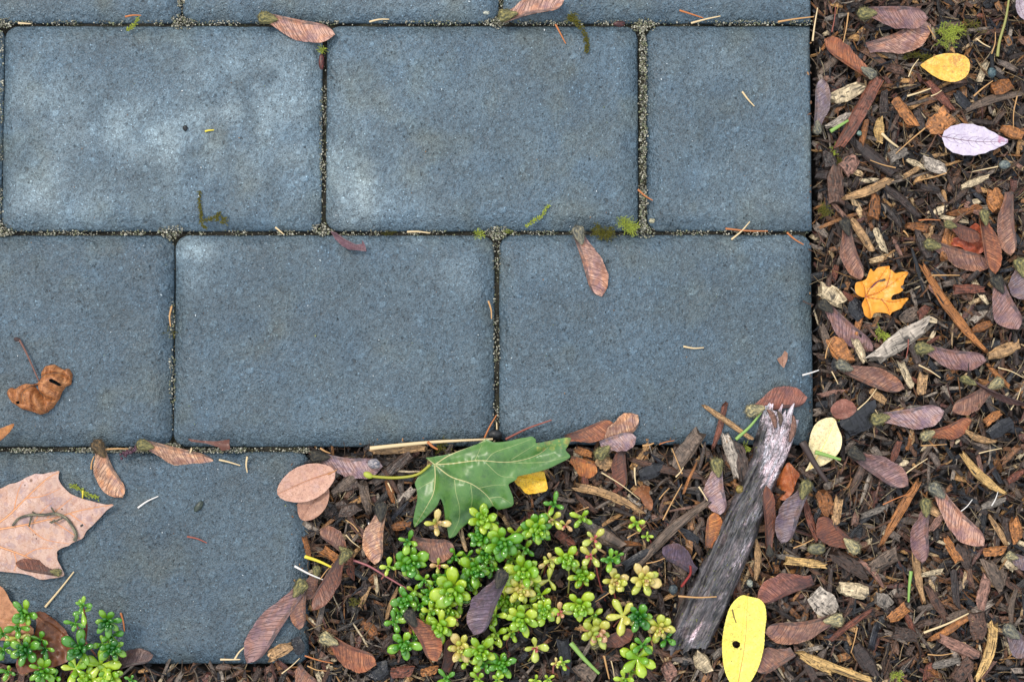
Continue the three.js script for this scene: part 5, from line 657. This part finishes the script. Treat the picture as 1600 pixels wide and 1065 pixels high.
for (const [x, y, r, t, h] of [[215, 245, 62, 'G'], [230, 370, 92, 'G'], [100, 395, 48, 'L'], [380, 140, 66, 'Y'], [490, 335, 52, 'G'], [392, 388, 46, 'P'], [655, 115, 88, 'L', 18], [640, 220, 72, 'G', 14], [760, 255, 100, 'G', 18], [600, 415, 88, 'G', 12], [470, 530, 108, 'L', 18], [350, 555, 74, 'G'], [200, 590, 76, 'G'], [310, 470, 48, 'G'], [345, 655, 60, 'L'], [135, 715, 62, 'G'], [400, 740, 88, 'L'], [190, 850, 84, 'G', 12], [485, 695, 40, 'P'], [890, 425, 104, 'L', 17], [870, 530, 72, 'Y', 14], [975, 180, 76, 'L', 14], [900, 290, 60, 'G'], [780, 590, 78, 'L'], [725, 680, 58, 'L', 12], [730, 790, 66, 'L'], [875, 700, 88, 'L', 14], [990, 560, 62, 'L'], [1010, 655, 70, 'L'], [640, 890, 88, 'L', 12], [700, 830, 48, 'L'], [760, 965, 72, 'G'], [520, 870, 78, 'Y'], [960, 865, 66, 'P'], [440, 1045, 56, 'G'], [625, 1048, 48, 'L'], [740, 1055, 42, 'L'], [960, 1058, 36, 'L'], [1035, 1050, 36, 'L'], [1030, 370, 48, 'Y'], [540, 480, 70, 'G', 8], [280, 620, 60, 'G', 6], [440, 640, 70, 'L', 5], [670, 330, 70, 'G', 6], [820, 350, 64, 'L', 6], [660, 960, 60, 'G', 4], [830, 620, 60, 'L', 3], [170, 660, 50, 'G', 5], [560, 340, 46, 'G', 4], [250, 800, 46, 'G', 5], [430, 450, 60, 'G', 3], [300, 720, 54, 'L', 3], [520, 600, 60, 'G', 2], [600, 500, 50, 'L', 2], [700, 400, 60, 'G', 3], [560, 940, 50, 'L', 2], [800, 480, 60, 'L', 4], [700, 150, 50, 'G', 4], [840, 200, 56, 'L', 4], [930, 480, 56, 'L', 5], [820, 780, 50, 'L', 2], [940, 620, 46, 'L', 2], [250, 540, 56, 'L', 4], [380, 480, 56, 'G', 4]]) { const p = z5(x, y); sprig(p[0], p[1], r / 3.737 * 0.92, t, MAIN, h ? { h: mulchY(...p) + (h + 6) * MM } : {}); }
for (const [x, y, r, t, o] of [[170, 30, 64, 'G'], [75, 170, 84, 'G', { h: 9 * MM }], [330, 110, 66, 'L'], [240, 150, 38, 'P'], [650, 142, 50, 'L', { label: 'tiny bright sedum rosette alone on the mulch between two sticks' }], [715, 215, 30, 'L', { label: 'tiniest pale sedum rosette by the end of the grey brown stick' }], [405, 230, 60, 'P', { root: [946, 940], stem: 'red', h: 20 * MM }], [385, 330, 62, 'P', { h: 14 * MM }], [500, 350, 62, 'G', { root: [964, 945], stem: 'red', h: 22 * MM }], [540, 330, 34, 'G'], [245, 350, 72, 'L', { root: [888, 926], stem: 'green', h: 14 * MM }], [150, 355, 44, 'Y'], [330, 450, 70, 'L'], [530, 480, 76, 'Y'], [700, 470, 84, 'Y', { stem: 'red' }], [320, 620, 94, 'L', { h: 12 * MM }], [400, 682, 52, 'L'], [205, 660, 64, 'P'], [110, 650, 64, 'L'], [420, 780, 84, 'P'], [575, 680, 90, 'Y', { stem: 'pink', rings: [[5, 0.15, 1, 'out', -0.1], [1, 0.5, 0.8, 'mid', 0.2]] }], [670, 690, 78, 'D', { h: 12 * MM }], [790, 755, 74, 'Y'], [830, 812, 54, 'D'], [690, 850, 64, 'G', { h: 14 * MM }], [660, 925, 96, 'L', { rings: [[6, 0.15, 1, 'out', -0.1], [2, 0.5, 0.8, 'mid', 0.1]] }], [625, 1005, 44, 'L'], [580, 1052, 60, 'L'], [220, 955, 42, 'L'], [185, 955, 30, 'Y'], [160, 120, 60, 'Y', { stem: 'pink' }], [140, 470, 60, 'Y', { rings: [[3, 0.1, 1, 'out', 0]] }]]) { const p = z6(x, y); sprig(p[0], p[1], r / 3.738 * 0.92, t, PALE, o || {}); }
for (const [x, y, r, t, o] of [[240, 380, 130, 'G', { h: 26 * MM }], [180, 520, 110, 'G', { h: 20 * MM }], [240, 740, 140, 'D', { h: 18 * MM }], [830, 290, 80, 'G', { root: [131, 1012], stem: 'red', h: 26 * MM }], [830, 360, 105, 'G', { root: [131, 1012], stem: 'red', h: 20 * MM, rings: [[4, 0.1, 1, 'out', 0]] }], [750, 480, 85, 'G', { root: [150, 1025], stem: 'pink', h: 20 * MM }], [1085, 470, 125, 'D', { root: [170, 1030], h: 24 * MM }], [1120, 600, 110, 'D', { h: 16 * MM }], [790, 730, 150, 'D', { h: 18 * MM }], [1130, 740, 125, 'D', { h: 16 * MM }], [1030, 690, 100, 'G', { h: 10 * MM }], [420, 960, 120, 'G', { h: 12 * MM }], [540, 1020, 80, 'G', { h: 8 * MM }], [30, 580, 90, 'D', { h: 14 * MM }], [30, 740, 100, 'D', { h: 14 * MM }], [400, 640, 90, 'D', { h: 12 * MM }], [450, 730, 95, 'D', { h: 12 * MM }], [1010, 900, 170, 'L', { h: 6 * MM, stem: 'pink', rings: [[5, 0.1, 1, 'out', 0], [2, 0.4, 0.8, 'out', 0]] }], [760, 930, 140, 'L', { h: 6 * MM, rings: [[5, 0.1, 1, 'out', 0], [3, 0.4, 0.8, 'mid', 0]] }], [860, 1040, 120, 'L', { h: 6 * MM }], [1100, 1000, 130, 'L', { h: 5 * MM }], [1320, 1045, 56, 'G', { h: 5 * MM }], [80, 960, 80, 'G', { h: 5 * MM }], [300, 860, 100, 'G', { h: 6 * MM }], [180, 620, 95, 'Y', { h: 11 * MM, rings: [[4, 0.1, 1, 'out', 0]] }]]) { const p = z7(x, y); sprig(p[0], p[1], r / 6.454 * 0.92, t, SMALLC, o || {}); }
// the long red runner and a single red stem
tag(top(mesh(tube([[552, 875, 3], [576, 884, 6], [606, 902, 7], [636, 920, 5]].map(([x, y, h]) => at(x, y, h * MM)), 0.9 * MM, 0.7 * MM, 16, 7), std('#96595a', { roughness: 0.45 })), 'sedum_runner'), 'bare reddish sedum runner reaching from the mulch into the clump', 'stem');
tag(top(mesh(tube([[1079, 884, 8], [1079, 896, 4], [1071, 908, 1], [1065, 916, -1]].map(([x, y, h]) => at(x, y, h * MM)), 0.9 * MM, 1.1 * MM, 12, 7), std('#8c2f2a', { roughness: 0.4 })), 'red_stalk'), 'short curved red stalk beside the bark slab', 'stem');
tag(top(mesh(tube([[1578, -8, 6], [1572, 30, 5], [1562, 66, 4], [1559, 88, 4]].map(([x, y, h]) => at(x, y, h * MM)), 0.8 * MM, 1.3 * MM, 14, 7), std('#8d8a4c', { roughness: 0.5 })), 'leaf_stalk'), 'long olive green leaf stalk with swollen end near the yellow oval leaf', 'stem');

// ---------------------------------------------------------------- moss
function mossGeo(rad, n, seed, flat = 0.5, long = 1, way = null) {
  const r = rng(seed), pos = [], idx = [], col = [], uv = []; const c1 = new THREE.Color(), v = new THREE.Vector3(), d = new THREE.Vector3(), s = new THREE.Vector3();
  const tri = (a, b, c, k) => { const o = pos.length / 3; pos.push(a.x, a.y, a.z, b.x, b.y, b.z, c.x, c.y, c.z); for (let q = 0; q < 3; q++) { col.push(k.r, k.g, k.b); uv.push(0, 0); } idx.push(o, o + 1, o + 2); };
  for (let k = 0; k < n; k++) { const a = r() * 6.283, q = rad * Math.sqrt(r()) * 0.75; v.set(Math.cos(a) * q, 0.4 * MM, Math.sin(a) * q * (0.7 + 0.3 * r())); if (vnoise(v.x / rad * 2.2 + seed, v.z / rad * 2.2, 911) < 0.4 && !way) continue; let b = r() * 6.283; if (way) { const t = r() * (way.length - 1.001), i = Math.floor(t), A = way[i], B = way[i + 1]; v.copy(A).lerp(B, t - i); v.x += (r() - 0.5) * rad; v.z += (r() - 0.5) * rad; v.y += 0.3 * MM; b = Math.atan2(B.z - A.z, B.x - A.x) + (r() - 0.5) * 2.2; } d.set(Math.cos(b), flat + 0.7 * r(), Math.sin(b)).normalize(); const len = (1.6 + 4.2 * r()) * MM * long, m = 10; const tone = 0.75 + 0.5 * r();
    for (let i = 0; i < m; i++) { const p = v.clone().addScaledVector(d, len * i / m); p.y -= 1.5 * MM * (i / m) ** 2 * long; s.set(-d.z, 0, d.x); const young = i / m; c1.setRGB(lerp(0.16, 0.42, young) * tone, lerp(0.18, 0.50, young) * tone, lerp(0.03, 0.06, young)); const l = (0.45 + 0.4 * r()) * MM * (1 - 0.4 * young); for (const w of [-1, 1]) { const e = p.clone().addScaledVector(s, w * l).addScaledVector(d, l * 0.7); e.y += (r() - 0.2) * 0.7 * MM; tri(p, p.clone().addScaledVector(d, 0.4 * MM), e, c1); } } }
  const g = geoFrom(pos, uv, idx, col); return g;
}
const mossMat = new THREE.MeshStandardMaterial({ vertexColors: true, roughness: 0.6, side: THREE.DoubleSide });
const mossDark = new THREE.MeshStandardMaterial({ color: '#9a8a50', vertexColors: true, roughness: 0.7, side: THREE.DoubleSide });
let mossN = 0;
function mossStrand(pts, n, label, o = {}) { const base = at(pts[0][0], pts[0][1], 0.5 * MM); const way = curveP(pts, 16).map(([x, y]) => at(x, y, 0.5 * MM).sub(base)); const m = mesh(mossGeo((o.w ?? 2.6) * PX, n, 5200 + mossN++, 0.15, o.long ?? 0.45, way), o.dark ? mossDark : mossMat); top(m, 'moss_strand'); m.position.copy(base); tag(m, label, 'moss', 'moss strands'); }
mossStrand([[312, 298], [311, 318], [314, 334], [313, 348], [320, 356]], 110, 'upright strand of olive moss lying on a paver', { dark: 1 }); mossStrand([[316, 346], [326, 343], [334, 340], [342, 333], [338, 344]], 80, 'short side strand of olive moss beside the upright strand', { dark: 1 });
mossStrand([[820, 354], [834, 345], [846, 338], [856, 322]], 90, 'thin pale green moss frond lying on a paver near the joint'); mossStrand([[197, 48], [206, 42], [213, 34], [216, 28]], 80, 'small green moss frond at the joint on paver edge'); mossStrand([[886, 26], [902, 36], [912, 50], [917, 66], [917, 80]], 190, 'dark green moss strand hanging down onto a paver', { dark: 1, w: 6 }); mossStrand([[108, 757], [122, 763], [136, 772], [154, 778]], 110, 'flat green moss frond beside the large tan leaf', { w: 4 });
function moss(px, py, rad, n, label, o = {}) { const m = mesh(mossGeo(rad * PX, n * 3, 5000 + mossN++, o.flat ?? 0.5, o.long ?? 1), o.dark ? mossDark : mossMat); top(m, 'moss_tuft'); m.position.copy(at(px, py, (o.h ?? 0) * MM + (inBed(px, py) ? mulchY(px, py) + 2 * MM : 0))); if (o.s) m.scale.set(...o.s); if (o.rot) m.rotation.y = o.rot; tag(m, label, 'moss', 'moss tufts'); return m; }
moss(1484, 56, 28, 130, 'bright yellow green moss beside the yellow oval leaf', { flat: 0.35, long: 1.5, h: 2 }); moss(1516, 48, 24, 60, 'olive moss fringe next to the bright moss', { dark: 1, flat: 0.3, long: 1.3 }); moss(1434, 92, 22, 60, 'olive brown moss at the tip of the yellow oval leaf', { dark: 1, flat: 0.3, s: [1.3, 1, 0.6] });
moss(980, 354, 20, 110, 'bright yellow green moss tuft growing from the paver joint', { h: -1, long: 1.2 }); moss(944, 362, 24, 90, 'olive brown moss beside the bright tuft in the joint', { dark: 1, h: -2, flat: 0.3, s: [1, 1, 0.8] });


moss(896, 28, 10, 30, 'dark moss beside the maple seed above the joint', { dark: 1, flat: 0.2 }); moss(694, 697, 16, 60, 'mustard moss at paver edge above the green maple leaf', { dark: 1 }); moss(1377, 521, 14, 60, 'tiny green moss tuft beside the large pale grey chip', {});
moss(1301, 236, 9, 30, 'yellowish moss crumb beside the cut paver edge', {}); moss(1310, 256, 10, 26, 'loose olive moss by a pinkish chip', { dark: 1 }); moss(1288, 330, 14, 40, 'olive moss at the corner where two pavers meet the mulch', { dark: 1, flat: 0.2 }); moss(750, 365, 8, 26, 'little green moss tuft in the joint above two pavers', { h: -2 }); moss(503, 78, 5, 18, 'tiny green moss sprout in the upright joint', { h: -3 }); moss(610, 364, 16, 30, 'mustard moss filling a short stretch of joint', { dark: 1, h: -4, flat: 0.3, s: [1.2, 1, 0.3] }); moss(800, 362, 16, 30, 'green moss filling the joint between rows', { h: -4, flat: 0.3, s: [1.1, 1, 0.3] }); moss(266, 520, 7, 24, 'little moss clump in the joint beside a paver with pale corner', { dark: 1, h: -3 }); moss(1160, 700, 12, 40, 'yellow green moss beside the bark slab', { long: 0.8 }); moss(554, 942, 14, 30, 'dark green moss among shreds beside paver corner', { dark: 1 }); moss(1400, 1056, 9, 24, 'bright speck of moss by a dark brown chip', {}); moss(1312, 646, 8, 22, 'tiny green moss speck above the cream round leaf', {}); moss(350, 345, 7, 14, 'scattered moss crumbs at the paver edge', { dark: 1, flat: 0.1, long: 0.6 });

// ---------------------------------------------------------------- needles and stalks
const needleMats = { pale: std('#d2b98e', { roughness: 0.5 }), tan: std('#b98d5a', { roughness: 0.5 }), orange: std('#b06a38', { roughness: 0.5 }), red: std('#8a4a3c', { roughness: 0.5 }), green: std('#7fa050', { roughness: 0.4 }), yellow: std('#d8c43c', { roughness: 0.4 }), white: std('#d8d2cc', { roughness: 0.45 }), dark: std('#3a2c28', { roughness: 0.5 }) };
const NW = { pale: 'pale straw', tan: 'tan', orange: 'orange brown', red: 'reddish', green: 'green', yellow: 'yellow', white: 'whitish', dark: 'dark' };
const PLAND = [[525, 45, 'the seed bridging two pavers'], [840, 10, 'the seed above the upper joint'], [920, 410, 'the hanging mottled seed'], [980, 354, 'the bright moss tuft'], [170, 735, 'the pale tan seed'], [280, 712, 'the seed along the joint'], [90, 820, 'the large tan leaf'], [60, 610, 'the crumpled brown leaf'], [289, 200, 'the black grain'], [313, 325, 'the olive moss strand'], [545, 378, 'the purple feathery leaf'], [1222, 560, 'the tiny triangular scrap'], [1215, 635, 'the reddish seed behind the slab'], [310, 791, 'the greenish pebble'], [440, 980, 'the seed pair on the paver corner'], [968, 37, 'the dark red bud scale'], [1272, 120, 'the sawn paver edge'], [760, 680, 'the green maple leaf'], [205, 42, 'the small moss frond'], [120, 1000, 'the small sedum clump'], [266, 520, 'the moss clump in the joint']];
const nearOnPaver = (px, py) => PLAND.map(([x, y, t]) => [(x - px) ** 2 + (y - py) ** 2, t]).sort((a, b) => a[0] - b[0])[0][1];
function needle(x1, y1, x2, y2, c, o = {}) {
  const r = rng(((x1 * 7 + y1 * 13) | 0) + 5), mx = (x1 + x2) / 2, my = (y1 + y2) / 2, bed = inBed(mx, my); const h = o.h ?? (bed ? mulchY(mx, my) / MM + 6.5 : 0.8); const w = (o.w ?? 3.4) * PX / 2, b = (r() - 0.5) * Math.min(0.16, 5 / Math.hypot(x2 - x1, y2 - y1));
  const A = at(x1, y1, h * MM), B = at(x2, y2, (h + (bed ? (r() - 0.5) * 3 : 0.3)) * MM), C = at(mx - (y2 - y1) * b, my + (x2 - x1) * b, (h + 0.4) * MM); const base = C.clone();
  const g = tube([A.sub(base), A.clone().lerp(C.clone().sub(base), 0.55).add(C.clone().sub(base).multiplyScalar(0)), B.sub(base)].map((p, i) => i === 1 ? new THREE.Vector3(0, 0, 0) : p), w, w * 0.55, 8, 6);
  const m = mesh(g, needleMats[c]); top(m, o.name || 'dry_needle'); m.position.copy(base); tag(m, o.label || (bed ? `${NW[c]} fallen needle near ${landmark(mx, my)}` : `${NW[c]} fallen needle on a paver near ${nearOnPaver(mx, my)}`), 'needle', bed ? 'fallen needles on the mulch' : 'fallen needles on the pavers');
}
for (const a of [[1160, 143, 1179, 166, 'pale'], [1068, 541, 1100, 543, 'pale'], [215, 793, 247, 775, 'white'], [292, 838, 323, 848, 'red'], [188, 957, 194, 986, 'orange'], [868, 38, 884, 68, 'orange'], [1062, 16, 1099, 28, 'orange'], [1080, 36, 1126, 25, 'pale'], [997, 296, 1020, 313, 'orange'], [1143, 374, 1172, 346, 'pale'], [1134, 357, 1200, 361, 'orange'], [1230, 363, 1256, 382, 'orange'], [430, 355, 443, 366, 'pale'], [636, 362, 672, 364, 'pale'], [577, 34, 608, 30, 'pale'], [195, 26, 220, 24, 'orange'], [28, 36, 48, 37, 'pale'], [1254, 586, 1280, 578, 'white'], [386, 713, 386, 738, 'pale'], [342, 718, 375, 727, 'pale'], [142, 733, 147, 712, 'tan'], [299, 700, 296, 708, 'pale'], [162, 702, 200, 701, 'tan'], [320, 205, 334, 203, 'yellow'], [1270, 64, 1278, 12, 'pale'], [1216, 34, 1272, 26, 'tan'], [763, 470, 768, 498, 'tan'], [268, 478, 266, 510, 'tan'], [757, 684, 776, 648, 'orange'], [772, 690, 776, 660, 'pale'], [344, 1030, 375, 1030, 'pale'], [366, 1030, 386, 1008, 'pale'], [129, 766, 128, 780, 'yellow'], [500, 700, 516, 708, 'tan'], [1255, 470, 1272, 476, 'dark']]) needle(...a);
needle(70, 948, 115, 893, 'pale', { label: 'thin dry stalk bent over the paver beside large tan leaf', name: 'dry_stalk', w: 4 }); needle(1150, 686, 1190, 644, 'green', { label: 'green needle standing beside the top of the bark slab', w: 6, h: 3 }); needle(1274, 706, 1314, 718, 'green', { label: 'fat green needle lying on the cream round leaf', w: 8, h: 8 }); needle(892, 1004, 936, 1052, 'green', { label: 'broad green blade among sparse sedum', w: 9, h: 5 }); needle(476, 869, 522, 888, 'yellow', { label: 'curved yellow needle on the paver corner', w: 6, h: 3 }); needle(460, 884, 506, 906, 'white', { label: 'whitish needle on the paver corner', w: 4, h: 2 }); needle(578, 700, 770, 686, 'pale', { label: 'long straight pale straw lying along the paver edge', name: 'dry_straw', w: 7, h: 4 }); needle(790, 686, 862, 656, 'red', { label: 'long dark red stalk leaning on paver behind the green maple leaf', name: 'dry_stalk', w: 4, h: 3 }); needle(1424, 892, 1420, 940, 'green', { label: 'pale green curved needle below joined maple seeds', w: 6 }); needle(1298, 205, 1326, 188, 'green', { label: 'pale green needle under a reddish brown chip', w: 7 }); needle(1378, 208, 1404, 230, 'pale', { w: 5 }); needle(668, 690, 684, 702, 'orange', { w: 5, h: 6 }); needle(1060, 931, 1120, 932, 'tan', { label: 'short tan needle lying on the bark slab', h: 10 }); needle(1254, 690, 1292, 752, 'dark', { label: 'dark curved bark strip crossing the cream round leaf', name: 'bark_strip', w: 13, h: 9 });
for (const a of [[1418, 150, 1455, 138, 'pale'], [1455, 150, 1472, 141, 'pale'], [1522, 150, 1552, 126, 'tan'], [1526, 60, 1548, 74, 'pale'], [1550, 84, 1556, 50, 'tan'], [1412, 360, 1420, 370, 'tan'], [1456, 430, 1500, 430, 'tan'], [1436, 344, 1470, 344, 'orange'], [1420, 530, 1416, 560, 'red'], [1436, 570, 1470, 590, 'pale'], [1340, 640, 1372, 604, 'pale'], [1560, 574, 1600, 590, 'pale'], [1440, 696, 1480, 694, 'tan'], [1530, 708, 1566, 700, 'pale'], [1444, 988, 1514, 958, 'pale'], [1450, 1022, 1490, 1020, 'tan'], [1380, 788, 1424, 770, 'orange'], [1415, 740, 1450, 716, 'pale'], [1240, 856, 1272, 842, 'tan'], [940, 738, 1000, 780, 'pale'], [992, 730, 994, 758, 'pale'], [1056, 745, 1068, 730, 'pale'], [1030, 780, 1046, 762, 'tan'], [1036, 812, 1066, 756, 'tan'], [1066, 740, 1050, 700, 'tan'], [1092, 760, 1106, 782, 'pale'], [1030, 694, 1054, 688, 'orange'], [1004, 696, 1022, 692, 'tan'], [920, 792, 900, 800, 'tan'], [980, 840, 1010, 820, 'tan'], [596, 820, 572, 845, 'pale'], [560, 830, 540, 812, 'tan'], [540, 835, 562, 855, 'pale'], [606, 754, 612, 768, 'pale'], [576, 816, 578, 848, 'white'], [476, 1024, 520, 1036, 'orange'], [480, 1040, 510, 1048, 'tan'], [440, 1052, 468, 1028, 'pale'], [1010, 880, 1042, 870, 'tan'], [970, 912, 930, 940, 'tan'], [944, 1024, 952, 1060, 'tan'], [955, 1032, 960, 1058, 'pale'], [1560, 260, 1520, 268, 'pale'], [1400, 262, 1360, 250, 'tan'], [1446, 200, 1400, 240, 'tan'], [1480, 270, 1430, 282, 'tan'], [1590, 150, 1584, 200, 'tan'], [1380, 660, 1368, 640, 'pale'], [1290, 560, 1300, 530, 'tan'], [1300, 580, 1310, 600, 'pale'], [1500, 800, 1520, 780, 'white'], [1550, 790, 1560, 768, 'white'], [1340, 980, 1330, 1020, 'tan'], [1580, 640, 1596, 606, 'pale'], [1450, 40, 1462, 60, 'tan'], [1300, 50, 1306, 10, 'red'], [1326, 20, 1318, 66, 'tan'], [1340, 70, 1352, 40, 'dark'], [1420, 120, 1436, 92, 'pale'], [500, 905, 520, 880, 'tan'], [830, 700, 870, 704, 'orange']]) needle(...a, { w: 2.2 + (a[0] % 5) * 0.45 });

// ---------------------------------------------------------------- small stones, seeds, crumbs
function pebble(px, py, rx, ry, c, label, o = {}) { const g = new THREE.IcosahedronGeometry(1, 3), p = g.attributes.position, v = new THREE.Vector3(); for (let i = 0; i < p.count; i++) { v.fromBufferAttribute(p, i); const n = 1 + 0.4 * (fbm(v.x * 1.6 + px, v.y * 1.6 + v.z * 1.3, 951, 2) - 0.5); p.setXYZ(i, v.x * n, v.y * n, v.z * n); } const gg = mergeVertices(g.deleteAttribute('normal') && g); gg.computeVertexNormals(); const m = mesh(gg, std(c, { roughness: 0.45, map: nutTex, ...(o.mat || {}) })); top(m, o.name || 'pebble'); m.position.copy(at(px, py, (o.h ?? (inBed(px, py) ? mulchY(px, py) / MM + 4 : 1)) * MM)); m.scale.set(rx * PX, Math.min(rx, ry) * 0.7 * PX, ry * PX); m.rotation.y = o.rot || 0; tag(m, label, o.cat || 'pebble'); }
pebble(310, 791, 10, 5, '#4c5a54', 'dark greenish flat pebble on a paver', { rot: 0.9, h: 1 }); pebble(289, 200, 4.2, 4.8, '#1d2228', 'small black grain on the paver with pale bloom', { h: 0.6 }); pebble(1551, 113, 7, 8, '#5d7a8a', 'blue grey pebble below the green stalk'); pebble(1343, 208, 4, 4, '#8fb0ac', 'tiny pale teal pebble under a reddish brown chip'); pebble(1571, 257, 9, 7, '#8c969c', 'light grey pebble below the lilac leaf'); pebble(1019, 345, 5, 4, '#d9d2b8', 'cream seed lying in the joint beside moss', { name: 'seed', cat: 'seed', h: -1 }); pebble(1172, 911, 5, 6, '#b9bcb8', 'small white ring-like pebble beside bark slab'); pebble(1052, 921, 7, 8, '#55626e', 'blue grey pebble beside the bark slab', {}); pebble(1532, 24, 6, 4, '#8a4a2c', 'small rusty seed beside the green stalk', { name: 'seed', cat: 'seed' }); pebble(968, 37, 9, 4.5, '#5a2426', 'dark red bud scale lying on the upper joint', { name: 'bud_scale', cat: 'bud', h: 1.5 }); pebble(502, 97, 4.5, 13, '#6a2420', 'shiny dark red bud stuck in the upright joint', { name: 'bud', cat: 'bud', h: 0 }); pebble(774, 679, 11, 8, '#20242c', 'small black bark crumb at paver corner above the green leaf', { name: 'bark_crumb', cat: 'bark', h: 2 }); pebble(1276, 857, 14, 9, '#8a8468', 'fuzzy olive nutlet fallen from its wing near honey chip', { name: 'nutlet', cat: 'seed' }); pebble(760, 20, 5, 3, '#dfe3e0', 'white lichen flake by the upper joint', { name: 'lichen_flake', cat: 'lichen', h: 1.5 }); pebble(1156, 764, 6, 6, '#b59a4c', 'yellow seed husk against the bark slab', { name: 'seed', cat: 'seed', h: 5 }); pebble(584, 724, 10, 8, '#b9b2c4', 'pale lilac flake on a maple seed at paver edge', { name: 'leaf_flake', cat: 'leaf', h: 3.5 });
{ // dark berry-like catkin on the joint
  const g = new THREE.Group(); top(g, 'catkin'); tag(g, 'dark purple knobbly catkin lying on the paver joint', 'catkin'); g.position.copy(at(200, 707, 1 * MM)); const r = rng(77), geo = new THREE.IcosahedronGeometry(1, 1), m = std('#4a2a38', { roughness: 0.4 });
  for (let k = 0; k < 34; k++) { const t = r(), p = at(lerp(188, 214, t) + (r() - 0.5) * 4, lerp(714, 698, t) + (r() - 0.5) * 8, (1 + 2.5 * r()) * MM).sub(g.position); const b = mesh(geo, m, 'scale', g); b.position.copy(p); b.scale.setScalar((0.8 + 0.6 * r()) * MM); }
}
{ // loose specks of sand and bark on the pavers
  const r = rng(6161), n = 700, im = new THREE.InstancedMesh(new THREE.IcosahedronGeometry(1, 0), std(0xffffff, { roughness: 0.7 }), n), mt = new THREE.Matrix4(), q = new THREE.Quaternion(), c = new THREE.Color(), pal = ['#c9d2d6', '#a9b4ba', '#6b4a34', '#3a322e', '#8d6a48', '#b9c2c4', '#d9dcdc', '#7c8a5a', '#5b6a74'];
  for (let k = 0; k < n; k++) { let px, py; const nearEdge = r() < 0.2; if (nearEdge) { if (r() < 0.45) { px = 1262 + 14 * r(); py = r() * 690; } else if (r() < 0.6) { px = 480 + r() * 780; py = 684 + 12 * r(); } else { px = 455 + 24 * r(); py = 720 + 320 * r(); } } else { px = -100 + r() * 1370; py = r() * 1030; } const s = (0.22 + 0.45 * r() * r() + (nearEdge ? 0.5 * r() : 0)) * MM; q.setFromEuler(new THREE.Euler(r() * 6, r() * 6, r() * 6)); if (!onPaver(px, py, 8)) px = -90; mt.compose(at(px, py, 0.1 * MM), q, new THREE.Vector3(s * (1 + (nearEdge ? 2 * r() : r())), s * 0.6, s)); im.setMatrixAt(k, mt); im.setColorAt(k, c.set(nearEdge ? pal[2 + ((r() * 3) | 0)] : pal[(r() * pal.length) | 0])); }
  top(im, 'paver_grit'); tag(im, 'loose sand grains and bark specks scattered over pavers', 'grit', null, 'stuff');
}

scene.traverse(o => { if (o.isMesh) { o.castShadow = true; o.receiveShadow = true; } });
renderer.render(scene, camera);
